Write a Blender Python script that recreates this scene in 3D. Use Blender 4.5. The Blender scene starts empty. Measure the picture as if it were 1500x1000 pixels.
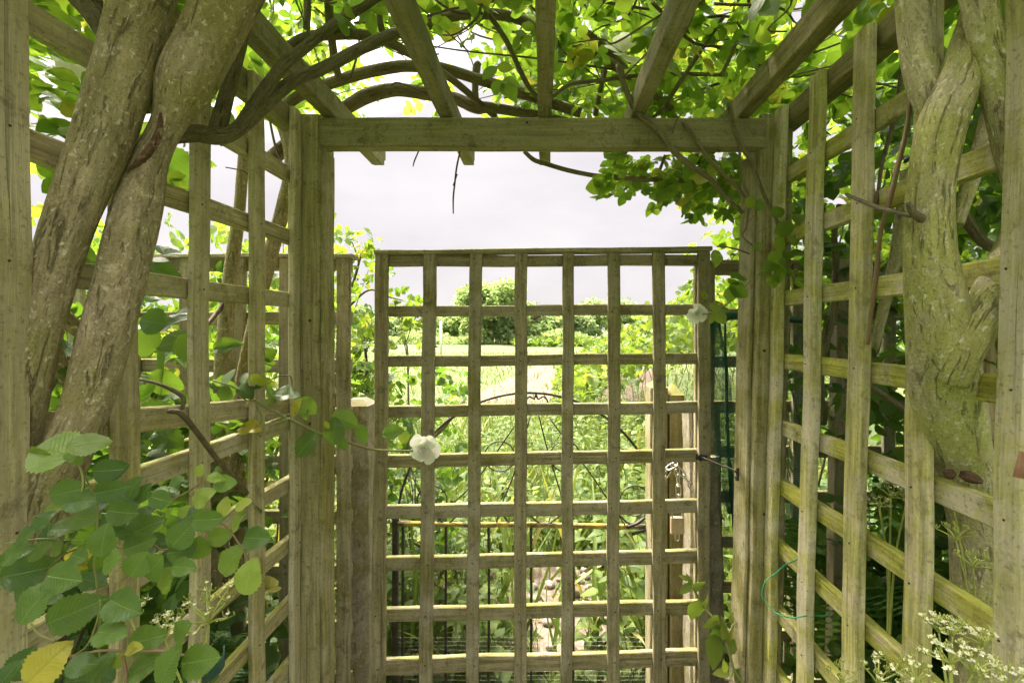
import bpy, math, random
import numpy as np
from mathutils import Vector, Matrix

random.seed(7)
rng = np.random.default_rng(11)
SC = bpy.context.scene
COL = SC.collection
R = math.radians

# ------------------------------------------------------------------ camera
EYE = 1.5                      # eye height, camera looks along +Y
F, CX, CY = 700.0, 797.0, 482.0   # focal length and principal point of the 1500 x 1000 photo
cd = bpy.data.cameras.new('camera')
cam = bpy.data.objects.new('camera', cd)
COL.objects.link(cam)
cam.location = (0, 0, EYE)
cam.rotation_euler = (R(90), 0, 0)
cd.sensor_width = 36.0
cd.lens = F / 1500 * 36
cd.shift_x = (750 - CX) / 1500
cd.shift_y = (CY - 500) / 1500
cd.clip_start = 0.02
cd.clip_end = 1500
SC.camera = cam

# ------------------------------------------------------------------ world, sun, exposure
SUN_FROM = Vector((-0.42, 0.42, 0.80)).normalized()
elev = math.asin(SUN_FROM.z)
azim = math.atan2(SUN_FROM.x, SUN_FROM.y)
w = bpy.data.worlds.new("World")
SC.world = w
w.use_nodes = True
nt = w.node_tree
nt.nodes.clear()
out = nt.nodes.new('ShaderNodeOutputWorld')
bg = nt.nodes.new('ShaderNodeBackground')
sky = nt.nodes.new('ShaderNodeTexSky')
sky.sky_type = 'NISHITA'
sky.sun_disc = False
sky.sun_elevation = elev
sky.sun_rotation = azim
sky.dust_density = 2.0
tc = nt.nodes.new('ShaderNodeTexCoord')
mp = nt.nodes.new('ShaderNodeMapping')
mp.inputs['Scale'].default_value = (2.2, 2.2, 5.0)
no = nt.nodes.new('ShaderNodeTexNoise')
no.inputs['Scale'].default_value = 1.6
no.inputs['Detail'].default_value = 6
cr = nt.nodes.new('ShaderNodeValToRGB')
cr.color_ramp.elements[0].position = 0.35
cr.color_ramp.elements[0].color = (7.5, 7.1, 7.35, 1)
cr.color_ramp.elements[1].position = 0.65
cr.color_ramp.elements[1].color = (8.8, 8.35, 8.4, 1)
mx = nt.nodes.new('ShaderNodeMix')
mx.data_type = 'RGBA'
mx.inputs[0].default_value = 0.9
nt.links.new(tc.outputs['Generated'], mp.inputs['Vector'])
nt.links.new(mp.outputs[0], no.inputs['Vector'])
nt.links.new(no.outputs['Fac'], cr.inputs[0])
nt.links.new(sky.outputs[0], mx.inputs[6])
nt.links.new(cr.outputs[0], mx.inputs[7])
# zenith boosted well beyond an overcast sky, added out of frame to brighten the pergola
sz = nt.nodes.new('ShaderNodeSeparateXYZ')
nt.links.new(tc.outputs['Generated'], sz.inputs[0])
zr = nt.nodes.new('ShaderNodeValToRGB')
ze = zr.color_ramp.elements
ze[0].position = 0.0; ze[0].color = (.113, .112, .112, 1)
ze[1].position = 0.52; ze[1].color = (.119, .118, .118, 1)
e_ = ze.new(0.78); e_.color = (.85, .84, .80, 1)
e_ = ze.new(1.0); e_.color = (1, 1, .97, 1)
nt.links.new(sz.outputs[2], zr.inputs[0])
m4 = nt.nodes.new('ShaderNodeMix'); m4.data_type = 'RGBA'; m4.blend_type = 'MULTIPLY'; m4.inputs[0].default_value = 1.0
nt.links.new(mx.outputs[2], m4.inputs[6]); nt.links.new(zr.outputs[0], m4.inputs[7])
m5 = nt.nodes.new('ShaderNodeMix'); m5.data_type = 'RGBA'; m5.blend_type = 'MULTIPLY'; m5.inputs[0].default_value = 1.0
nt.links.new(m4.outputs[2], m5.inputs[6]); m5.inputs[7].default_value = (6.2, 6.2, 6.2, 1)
# glow added round the veiled sun, for soft directional light without hard shadows
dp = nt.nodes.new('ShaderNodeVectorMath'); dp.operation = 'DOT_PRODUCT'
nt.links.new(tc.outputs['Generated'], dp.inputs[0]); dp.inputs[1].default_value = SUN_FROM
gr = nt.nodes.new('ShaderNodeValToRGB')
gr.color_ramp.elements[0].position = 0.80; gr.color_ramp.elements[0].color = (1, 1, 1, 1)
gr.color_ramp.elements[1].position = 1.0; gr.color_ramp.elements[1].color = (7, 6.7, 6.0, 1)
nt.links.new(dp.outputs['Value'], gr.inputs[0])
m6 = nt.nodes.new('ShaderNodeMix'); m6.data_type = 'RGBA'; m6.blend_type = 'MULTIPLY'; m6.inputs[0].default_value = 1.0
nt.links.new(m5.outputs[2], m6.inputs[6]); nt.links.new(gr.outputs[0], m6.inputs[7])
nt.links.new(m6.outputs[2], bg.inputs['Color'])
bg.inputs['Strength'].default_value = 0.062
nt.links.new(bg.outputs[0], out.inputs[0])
ld = bpy.data.lights.new('sun', 'SUN')
ld.energy = 2.5
ld.angle = R(5)
ld.color = (1.0, 0.92, 0.76)
sun = bpy.data.objects.new('sun', ld)
COL.objects.link(sun)
sun.rotation_euler = SUN_FROM.to_track_quat('Z', 'Y').to_euler()
sun.location = (0, 0, 30)
SC.view_settings.view_transform = 'Standard'
SC.view_settings.look = 'None'
SC.view_settings.exposure = 1.42
SC.view_settings.gamma = 1
SC.cycles.max_bounces = 8
SC.cycles.transparent_max_bounces = 8


def P(px, py, Y):
    """point of the place seen at (px, py) of the photo, Y metres ahead of the eye"""
    return Vector(((px - CX) / F * Y, Y, EYE + (CY - py) / F * Y))


# ------------------------------------------------------------------ object helpers
def tag(o, label=None, cat=None, group=None, kind=None):
    if label: o['label'] = label
    if cat: o['category'] = cat
    if group: o['group'] = group
    if kind: o['kind'] = kind
    return o


def thing(name, label, cat, loc=(0, 0, 0), group=None):
    o = bpy.data.objects.new(name, None)
    o.empty_display_size = 0.1
    o.location = loc
    COL.objects.link(o)
    return tag(o, label, cat, group)


def link(name, me, parent=None):
    o = bpy.data.objects.new(name, me)
    COL.objects.link(o)
    if parent is not None:
        o.parent = parent
        q, off = parent, Vector((0, 0, 0))
        while q is not None:
            if q.type == 'EMPTY': off += Vector(q.location)
            q = q.parent
        o.matrix_parent_inverse = Matrix.Translation(-off)
    return o


def catmull(pts, n=6):
    """smooth polyline through tuples of any length"""
    a = np.array(pts, float)
    if len(a) < 3: 
        t = np.linspace(0, 1, n + 1)[:, None]
        return a[0] * (1 - t) + a[-1] * t
    e = np.vstack([2 * a[0] - a[1], a, 2 * a[-1] - a[-2]])
    res = []
    for i in range(1, len(e) - 2):
        p0, p1, p2, p3 = e[i - 1], e[i], e[i + 1], e[i + 2]
        for k in range(n):
            t = k / n
            res.append(0.5 * (2 * p1 + (p2 - p0) * t + (2 * p0 - 5 * p1 + 4 * p2 - p3) * t * t + (3 * p1 - p0 - 3 * p2 + p3) * t ** 3))
    res.append(e[-2])
    return np.array(res)


class MB:
    def __init__(self):
        self.v, self.f, self.uv, self.m, self.t, self.s = [], [], [], [], [], []

    def ring_strip(self, rings, uvs, mat, tint, closed=True, smooth=False, caps=True):
        b = len(self.v)
        n = len(rings[0])
        for r in rings:
            self.v.extend(r)
            self.t.extend([tint] * n)
        for i in range(len(rings) - 1):
            for j in range(n if closed else n - 1):
                k = (j + 1) % n
                self.f.append((b + i * n + j, b + i * n + k, b + (i + 1) * n + k, b + (i + 1) * n + j))
                vj, vk = uvs[1][j], uvs[1][j + 1]
                self.uv.extend([(uvs[0][i], vj), (uvs[0][i], vk), (uvs[0][i + 1], vk), (uvs[0][i + 1], vj)])
                self.m.append(mat); self.s.append(smooth)
        if caps and closed:
            for i, rev in ((0, True), (len(rings) - 1, False)):
                idx = [b + i * n + j for j in range(n)]
                if rev: idx = idx[::-1]
                self.f.append(tuple(idx))
                self.uv.extend([(uvs[0][i] * .1 + 0.02 * math.cos(6.28 * j / n), 3 + 0.02 * math.sin(6.28 * j / n)) for j in range(n)])
                self.m.append(mat); self.s.append(False)

    def beam(self, p0, p1, w_, d_, side, c=0.0022, wob=0.0009, seg=None, mat=0, tint=None):
        """sawn timber from p0 to p1, w_ wide along side, d_ deep across it, with eased arrises"""
        p0, p1 = Vector(p0), Vector(p1)
        L = (p1 - p0).length
        t = (p1 - p0) / L
        s = Vector(side); s = (s - t * s.dot(t)).normalized()
        n = t.cross(s)
        seg = seg or max(2, int(L / 0.07))
        c = min(c, w_ * .25, d_ * .25)
        W, D = w_ / 2, d_ / 2
        sec = [(W - c, -D), (W, -D + c), (W, D - c), (W - c, D), (-W + c, D), (-W, D - c), (-W, -D + c), (-W + c, -D)]
        if tint is None: tint = (random.random(), random.random(), random.random(), 1)
        ph = [random.uniform(0, 6.28) for _ in range(4)]
        off, ov = random.uniform(0, 50), random.uniform(0, 50)
        per = [0.0]
        for j in range(8):
            a, b_ = sec[j], sec[(j + 1) % 8]
            per.append(per[-1] + math.hypot(a[0] - b_[0], a[1] - b_[1]))
        rings, us = [], []
        for i in range(seg + 1):
            u = L * i / seg
            cc = p0 + t * u + s * wob * (math.sin(u * 9 + ph[0]) + .6 * math.sin(u * 23 + ph[1])) + n * wob * .7 * math.sin(u * 11 + ph[2])
            rings.append([tuple(cc + s * (a + random.gauss(0, wob * .22)) + n * (b_ + random.gauss(0, wob * .22))) for a, b_ in sec])
            us.append(off + u)
        self.ring_strip(rings, (us, [ov + q for q in per]), mat, tint)

    def tube(self, pts, rad, sides=8, n=5, bump=0.0, mat=0, tint=None, smooth=True, freq=(3, 14)):
        """smooth tapering tube through pts (Vectors), radius per point"""
        if not hasattr(rad, '__len__'): rad = [rad] * len(pts)
        a = catmull([tuple(p) + (r,) for p, r in zip(pts, rad)], n)
        if tint is None: tint = (random.random(), random.random(), random.random(), 1)
        rings, us, u = [], [], random.uniform(0, 20)
        nrm = None
        ph = [random.uniform(0, 6.28) for _ in range(6)]
        N = len(a)
        for i in range(N):
            t = Vector(a[min(i + 1, N - 1)][:3]) - Vector(a[max(i - 1, 0)][:3])
            if t.length < 1e-9: t = Vector((0, 0, 1))
            t.normalize()
            if nrm is None: nrm = t.orthogonal().normalized()
            nrm = (nrm - t * nrm.dot(t)).normalized()
            bi = t.cross(nrm)
            if i: u += np.linalg.norm(a[i][:3] - a[i - 1][:3])
            r = max(a[i][3], 1e-4)
            ring = []
            for j in range(sides):
                th = 2 * math.pi * j / sides
                rr = r
                if bump:
                    rr *= 1 + bump * (math.sin(freq[0] * th + ph[0] + u * 9) * .5 + .35 * math.sin(2 * th - u * 14 + ph[1])
                                      + .3 * math.sin(freq[0] * 2.0 // 1 * th + ph[2] + 3 * math.sin(u * 11)) + .25 * math.sin(u * freq[1] * 3 + ph[3] + 2 * math.sin(th)) + random.gauss(0, .16))
                ring.append(tuple(Vector(a[i][:3]) + nrm * (rr * math.cos(th)) + bi * (rr * math.sin(th))))
            rings.append(ring); us.append(u)
        rm = float(np.mean(a[:, 3]))
        self.ring_strip(rings, (us, [6.2832 * rm * j / sides for j in range(sides + 1)]), mat, tint, smooth=smooth)

    def face(self, pts, uvs=None, mat=0, tint=(.5, .5, .5, 1), smooth=False):
        b = len(self.v)
        self.v.extend([tuple(p) for p in pts]); self.t.extend([tint] * len(pts))
        self.f.append(tuple(range(b, b + len(pts))))
        self.uv.extend(uvs or [(0, 0)] * len(pts))
        self.m.append(mat); self.s.append(smooth)

    def disc(self, c, nrm, r, mat=0, h=0.0006, sides=7):
        c, nrm = Vector(c), Vector(nrm).normalized()
        s = nrm.orthogonal().normalized(); b = nrm.cross(s)
        rr = [[tuple(c + nrm * hh + s * q * math.cos(6.2832 * j / sides) + b * q * math.sin(6.2832 * j / sides)) for j in range(sides)] for hh, q in ((-h, r), (h, r), (h * 1.5, r * .6))]
        self.ring_strip(rr, ([0, .01, .02], [0.01 * j for j in range(sides + 1)]), mat, (.5, .5, .5, 1))

    def build(self, name, mats, parent=None):
        me = bpy.data.meshes.new(name)
        me.from_pydata(self.v, [], self.f)
        if not isinstance(mats, (list, tuple)): mats = [mats]
        for m_ in mats: me.materials.append(m_)
        uvl = me.uv_layers.new(name='UVMap')
        uvl.data.foreach_set('uv', np.array(self.uv, np.float32).ravel())
        me.polygons.foreach_set('material_index', np.array(self.m, np.int32))
        me.polygons.foreach_set('use_smooth', np.array(self.s, bool))
        at = me.color_attributes.new('tint', 'FLOAT_COLOR', 'POINT')
        at.data.foreach_set('color', np.array(self.t, np.float32).ravel())
        me.update()
        return link(name, me, parent)


# ------------------------------------------------------------------ leaves
def template(kind):
    """leaf outline: rows of left edge, midrib, right edge; x along the length"""
    if kind == 'fine':
        ts = np.linspace(0, 1, 21)
        wd = 0.41 * np.sin(np.pi * np.clip(ts, 0, 1) ** 0.84) ** 0.70
        wd[1:-1] *= np.where(np.arange(wd.size - 2) % 2 == 0, 1.06, 0.93)
        fold, curl = 0.2, 0.26
    elif kind == 'rose':
        ts = np.array([0, .12, .35, .6, .82, .94, 1])
        wd = np.array([0, .2, .35, .35, .21, .09, 0])
        fold, curl = 0.22, 0.18
    elif kind == 'nettle':
        ts = np.array([0, .1, .22, .34, .48, .62, .78, .9, 1])
        wd = np.array([0, .2, .25, .30, .25, .24, .14, .08, 0])
        fold, curl = 0.25, 0.35
    elif kind == 'maple':
        ts = np.array([0, .1, .22, .30, .42, .5, .62, .72, .85, 1])
        wd = np.array([0, .30, .42, .28, .50, .26, .30, .14, .08, 0])
        fold, curl = 0.2, 0.25
    elif kind == 'pinna':
        ts = np.linspace(0, 1, 15)
        wd = 0.085 * (1 - ts) ** 0.6
        wd[1::2] *= 0.2
        wd[0] = 0.02; wd[-1] = 0
        fold, curl = 0.05, 0.12
    elif kind == 'blade':
        ts = np.array([0, .3, .6, .85, 1])
        wd = np.array([.018, .022, .018, .010, 0])
        fold, curl = 0.2, 0.35
    elif kind == 'petal':
        ts = np.array([0, .25, .5, .75, .92, 1])
        wd = np.array([.10, .28, .42, .46, .36, .20])
        fold, curl = 0.12, 0.0
    elif kind == 'clump':
        ts = np.array([0, .2, .4, .55, .75, .9, 1])
        wd = np.array([.05, .38, .25, .5, .3, .34, 0.05])
        fold, curl = 0.35, 0.3
    n = len(ts)
    v, uv = [], []
    if kind == 'fine':
        for i, (t, q) in enumerate(zip(ts, wd)):
            for c in (1, .55, 0, -.55, -1):
                e = c * q if abs(c) < 1 else c * q
                z = -curl * t * t + .34 * abs(e) - .42 * e * e + .030 * math.sin(t * 11 + (2 if c > 0 else 0)) * abs(c)
                v.append((t, e, z)); uv.append((t, .5 + e))
        f = [(5 * i + k, 5 * i + k + 1, 5 * i + k + 6, 5 * i + k + 5) for i in range(n - 1) for k in range(4)]
        return np.array(v), np.array(uv), np.array(f)
    for t, q in zip(ts, wd):
        z = -curl * t * t
        v += [(t, q, z + fold * q), (t, 0, z), (t, -q, z + fold * q)]
        uv += [(t, 0.5 + q), (t, .5), (t, 0.5 - q)]
    f = []
    for i in range(n - 1):
        a = 3 * i
        f += [(a, a + 1, a + 4, a + 3), (a + 1, a + 2, a + 5, a + 4)]
    return np.array(v), np.array(uv), np.array(f)


TPL = {k: template(k) for k in ('fine', 'rose', 'nettle', 'maple', 'pinna', 'blade', 'clump', 'petal')}


def norm(a):
    return a / np.maximum(np.linalg.norm(a, axis=-1, keepdims=True), 1e-9)


def leaf_mesh(name, kind, Pp, T, N, S, tint, mat, parent=None, aspect=None, curlv=None):
    v, uv, f = TPL[kind]
    Pp, T, N = np.asarray(Pp, float), norm(np.asarray(T, float)), np.asarray(N, float)
    N = norm(N - T * np.sum(N * T, 1, keepdims=True))
    B = np.cross(N, T)
    m = len(Pp)
    S = np.asarray(S, float)[:, None, None]
    asp = (np.ones(m) if aspect is None else np.asarray(aspect))[:, None, None]
    cv = (np.ones(m) if curlv is None else np.asarray(curlv))[:, None, None]
    V = Pp[:, None, :] + S * (v[None, :, 0:1] * T[:, None] + asp * v[None, :, 1:2] * B[:, None] + cv * v[None, :, 2:3] * N[:, None])
    nv, nf = len(v), len(f)
    loops = (f[None] + (np.arange(m) * nv)[:, None, None]).ravel().astype(np.int32)
    me = bpy.data.meshes.new(name)
    me.vertices.add(m * nv)
    me.vertices.foreach_set('co', V.astype(np.float32).ravel())
    me.loops.add(len(loops))
    me.loops.foreach_set('vertex_index', loops)
    me.polygons.add(m * nf)
    me.polygons.foreach_set('loop_start', (np.arange(m * nf) * 4).astype(np.int32))
    me.polygons.foreach_set('use_smooth', np.ones(m * nf, bool))
    me.update(calc_edges=True)
    me.materials.append(mat)
    uvl = me.uv_layers.new(name='UVMap')
    uvl.data.foreach_set('uv', np.tile(uv[f.ravel()], (m, 1)).astype(np.float32).ravel())
    at = me.color_attributes.new('tint', 'FLOAT_COLOR', 'POINT')
    at.data.foreach_set('color', np.repeat(np.asarray(tint, np.float32), nv, axis=0).ravel())
    me.validate()
    return link(name, me, parent)


def tints(m, yellow=0.06, lo=0.0, hi=1.0):
    t = np.ones((m, 4))
    t[:, 0] = rng.uniform(lo, hi, m)
    t[:, 1] = np.where(rng.random(m) < yellow, rng.uniform(.5, 1, m), 0)
    t[:, 2] = rng.random(m)
    return t


def rand_dirs(m):
    return norm(rng.normal(size=(m, 3)))


def compound(Pc, D, N, size, pairs=2):
    """pinnate rose leaves: Pc base, D direction, size = whole leaf; returns leaflets"""
    D = norm(D); N = norm(N - D * np.sum(N * D, 1, keepdims=True)); B = np.cross(N, D)
    Ps, Ts, Ns, Ss = [], [], [], []
    m = len(Pc)
    size = np.asarray(size)[:, None]
    pos = np.linspace(.28, .62, pairs)
    for s in pos:
        for sg in (1, -1):
            Ps.append(Pc + D * size * s); Ts.append(D * .55 + sg * B * .85 + rng.normal(size=(m, 3)) * .12)
            Ns.append(N + rng.normal(size=(m, 3)) * .25); Ss.append(size[:, 0] * rng.uniform(.30, .40, m))
    Ps.append(Pc + D * size * .68); Ts.append(D + rng.normal(size=(m, 3)) * .1); Ns.append(N + rng.normal(size=(m, 3)) * .2)
    Ss.append(size[:, 0] * rng.uniform(.38, .48, m))
    return np.vstack(Ps), np.vstack(Ts), np.vstack(Ns), np.concatenate(Ss)


def cloud(name, kind, pts, size, mat, parent, up=0.6, yellow=.05, comp=0, lo=0, hi=1, droop=0.0, aspect=None, face=None):
    """leaves scattered at pts"""
    pts = np.asarray(pts, float)
    m = len(pts)
    T = rand_dirs(m); T[:, 2] = T[:, 2] * .6 - droop
    N = rand_dirs(m); N[:, 2] += up
    if face is not None: N = N + np.asarray(face) 
    S = rng.uniform(size[0], size[1], m)
    if comp:
        pts, T, N, S = compound(pts, T, N, S, comp)
        tn = np.tile(tints(m, yellow, lo, hi), (2 * comp + 1, 1)); tn[:, 2] = rng.random(len(tn))
        tn[:, 0] = np.clip(tn[:, 0] + rng.normal(0, .12, len(tn)), 0, 1)
    else:
        tn = tints(m, yellow, lo, hi)
    return leaf_mesh(name, kind, pts, T, N, S, tn, mat, parent, aspect=rng.uniform(.85, 1.2, len(S)) if aspect is None else np.full(len(S), aspect), curlv=rng.uniform(.2, 1.8, len(S)))


# ------------------------------------------------------------------ materials
def mat_base(name):
    m = bpy.data.materials.new(name)
    m.use_nodes = True
    nt = m.node_tree
    nt.nodes.clear()
    o = nt.nodes.new('ShaderNodeOutputMaterial')
    p = nt.nodes.new('ShaderNodeBsdfPrincipled')
    nt.links.new(p.outputs[0], o.inputs[0])
    return m, nt, p, o


def nd(nt, typ, **kw):
    n = nt.nodes.new(typ)
    for k, v in kw.items():
        if k.startswith('_'): setattr(n, k[1:], v)
        else: n.inputs[k.replace('__', ' ')].default_value = v
    return n


def ramp(nt, src, stops):
    n = nt.nodes.new('ShaderNodeValToRGB')
    e = n.color_ramp.elements
    while len(e) < len(stops): e.new(0.5)
    for i, (p, c) in enumerate(stops):
        e[i].position = p
        e[i].color = (c, c, c, 1) if not hasattr(c, '__len__') else (*c[:3], 1)
    nt.links.new(src, n.inputs[0])
    return n.outputs[0]


def mixc(nt, fac, a, b, blend='MIX'):
    n = nt.nodes.new('ShaderNodeMix')
    n.data_type = 'RGBA'; n.blend_type = blend
    for i, x in ((0, fac), (6, a), (7, b)):
        if hasattr(x, 'is_linked') or isinstance(x, bpy.types.NodeSocket): nt.links.new(x, n.inputs[i])
        elif i == 0: n.inputs[0].default_value = x
        else: n.inputs[i].default_value = (*x, 1)
    return n.outputs[2]


def mul(nt, a, b, op='MULTIPLY'):
    n = nt.nodes.new('ShaderNodeMath'); n.operation = op
    for i, x in enumerate((a, b)):
        if isinstance(x, bpy.types.NodeSocket): nt.links.new(x, n.inputs[i])
        else: n.inputs[i].default_value = x
    return n.outputs[0]


def attr(nt, name='tint'):
    a = nt.nodes.new('ShaderNodeAttribute'); a.attribute_name = name
    s = nt.nodes.new('ShaderNodeSeparateColor')
    nt.links.new(a.outputs['Color'], s.inputs[0])
    return s.outputs


def uvnoise(nt, scale, sc=1.0, detail=5, rough=.6, dist=0.0):
    t = nt.nodes.new('ShaderNodeTexCoord')
    m = nt.nodes.new('ShaderNodeMapping'); m.inputs['Scale'].default_value = scale
    n = nd(nt, 'ShaderNodeTexNoise', Scale=sc, Detail=detail, Roughness=rough, Distortion=dist)
    nt.links.new(t.outputs['UV'], m.inputs[0]); nt.links.new(m.outputs[0], n.inputs['Vector'])
    return n.outputs['Fac']


def objnoise(nt, sc, detail=4, rough=.55, typ='Object'):
    t = nt.nodes.new('ShaderNodeTexCoord')
    n = nd(nt, 'ShaderNodeTexNoise', Scale=sc, Detail=detail, Roughness=rough)
    nt.links.new(t.outputs[typ], n.inputs['Vector'])
    return n.outputs['Fac']


def bump(nt, p, h, strength=.5, dist=.002):
    b = nd(nt, 'ShaderNodeBump', Strength=strength, Distance=dist)
    nt.links.new(h, b.inputs['Height'])
    nt.links.new(b.outputs[0], p.inputs['Normal'])


def wood_mat(name, dark, light, algae, alg=(.47, .67), moss=.8, am=.34):
    m, nt, p, o = mat_base(name)
    g = uvnoise(nt, (5, 95, 1), 1, 7, .75, .3)
    g2 = uvnoise(nt, (1.6, 26, 1), 1, 4, .6, .8)
    base = mixc(nt, ramp(nt, g, [(.37, 0), (.60, 1)]), tuple(c * .85 for c in dark), light)
    base = mixc(nt, mul(nt, ramp(nt, g2, [(.46, 0), (.62, 1)]), .6), base, tuple(c * .55 for c in light))
    st = uvnoise(nt, (7, 14, 1), 1, 6, .7, .4)
    base = mixc(nt, mul(nt, ramp(nt, st, [(.52, 0), (.66, 1)]), .6), base, tuple(c * 1.12 for c in dark))
    base = mixc(nt, mul(nt, ramp(nt, st, [(.34, 1), (.46, 0)]), .4), base, tuple(min(1, c * 1.15) for c in light))
    crk = uvnoise(nt, (1.6, 150, 1), 1, 2, .4, .15)
    ck = ramp(nt, crk, [(.30, 1), (.345, 0)])
    base = mixc(nt, mul(nt, ck, .75), base, tuple(c * .28 for c in dark))
    # knots
    t = nt.nodes.new('ShaderNodeTexCoord')
    mp = nt.nodes.new('ShaderNodeMapping'); mp.inputs['Scale'].default_value = (4.2, 16, 1)
    vo = nd(nt, 'ShaderNodeTexVoronoi', Scale=1.0)
    nt.links.new(t.outputs['UV'], mp.inputs[0]); nt.links.new(mp.outputs[0], vo.inputs['Vector'])
    kn = ramp(nt, vo.outputs['Distance'], [(.05, 1), (.13, .35), (.2, 0)])
    base = mixc(nt, mul(nt, kn, .55), base, tuple(c * .4 for c in dark))
    # each plank a little different
    a = attr(nt)
    base = mixc(nt, mul(nt, a[0], .45), base, tuple(c * .62 for c in light))
    gy = sum(light) / 3
    base = mixc(nt, mul(nt, a[1], .5), base, (gy * 1.15, gy * 1.06, gy * .86))
    an = objnoise(nt, 8.5, 6, .72)
    am_ = mul(nt, mul(nt, a[2], 1.0, 'MULTIPLY'), am, 'ADD')
    base = mixc(nt, mul(nt, ramp(nt, an, [(alg[0] - .06, 0), (alg[1] - .04, 1)]), mul(nt, am_, .95, 'MINIMUM')), base, mixc(nt, ramp(nt, g, [(.40, 0), (.60, 1)]), tuple(c * .55 for c in algae), tuple(c * 1.2 for c in algae)))
    sp = objnoise(nt, 170, 5, .75)
    bl = objnoise(nt, 26, 5, .75)
    base = mixc(nt, mul(nt, ramp(nt, bl, [(.56, 0), (.66, 1)]), .6), base, tuple(c * .5 for c in dark))
    base = mixc(nt, mul(nt, ramp(nt, sp, [(.6, 0), (.72, 1)]), .35), base, tuple(min(1, c * 1.5) for c in light))
    base = mixc(nt, mul(nt, ramp(nt, sp, [(.36, 1), (.44, 0)]), .6), base, tuple(c * .5 for c in dark))
    # moss grows on the top edges
    ge = nt.nodes.new('ShaderNodeNewGeometry')
    sx = nt.nodes.new('ShaderNodeSeparateXYZ'); nt.links.new(ge.outputs['Normal'], sx.inputs[0])
    up = ramp(nt, sx.outputs[2], [(.3, 0), (.8, 1)])
    mn = objnoise(nt, 22, 4, .6)
    base = mixc(nt, mul(nt, mul(nt, up, ramp(nt, mn, [(.36, 0), (.58, 1)])), moss), base, (.28, .29, .05))
    nt.links.new(base, p.inputs['Base Color'])
    p.inputs['Roughness'].default_value = .82
    p.inputs['Specular IOR Level'].default_value = .22
    hh = mul(nt, mul(nt, g, mul(nt, ck, .5), 'SUBTRACT'), mul(nt, sp, .25), 'ADD')
    bump(nt, p, hh, .8, .003)
    return m


def bark_mat(name, dark, light, moss, lichen, groove=60, mossr=(.42, .62), lic=(.60, .68)):
    m, nt, p, o = mat_base(name)
    g = uvnoise(nt, (17, groove, 1), 1, 7, .75, 1.2)
    base = mixc(nt, ramp(nt, g, [(.3, 0), (.62, 1)]), dark, light)
    mn = objnoise(nt, 9, 5, .65)
    base = mixc(nt, mul(nt, ramp(nt, mn, [(mossr[0], 0), (mossr[1], 1)]), .75), base, moss)
    ln = objnoise(nt, 55, 5, .7)
    base = mixc(nt, mul(nt, ramp(nt, ln, [(lic[0], 0), (lic[1], 1)]), .7), base, lichen)
    fl = uvnoise(nt, (110, 150, 1), 1, 3, .6, .5)
    base = mixc(nt, mul(nt, ramp(nt, fl, [(.60, 0), (.66, 1)]), .75), base, lichen)
    fi = uvnoise(nt, (17, 85, 1), 1, 5, .7, 1.4)
    fis = ramp(nt, fi, [(.34, 1), (.42, 0)])
    base = mixc(nt, mul(nt, fis, .45), base, tuple(c * .35 for c in dark))
    fine = objnoise(nt, 260, 3, .7)
    base = mixc(nt, mul(nt, ramp(nt, fine, [(.3, 1), (.5, 0)]), .5), base, tuple(c * .45 for c in dark))
    nt.links.new(base, p.inputs['Base Color'])
    p.inputs['Roughness'].default_value = .9
    p.inputs['Specular IOR Level'].default_value = .15
    bump(nt, p, mul(nt, mul(nt, mul(nt, g, mul(nt, fl, .5), 'ADD'), mul(nt, fine, .35), 'ADD'), mul(nt, fis, .6), 'SUBTRACT'), 1.0, .006)
    return m


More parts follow.
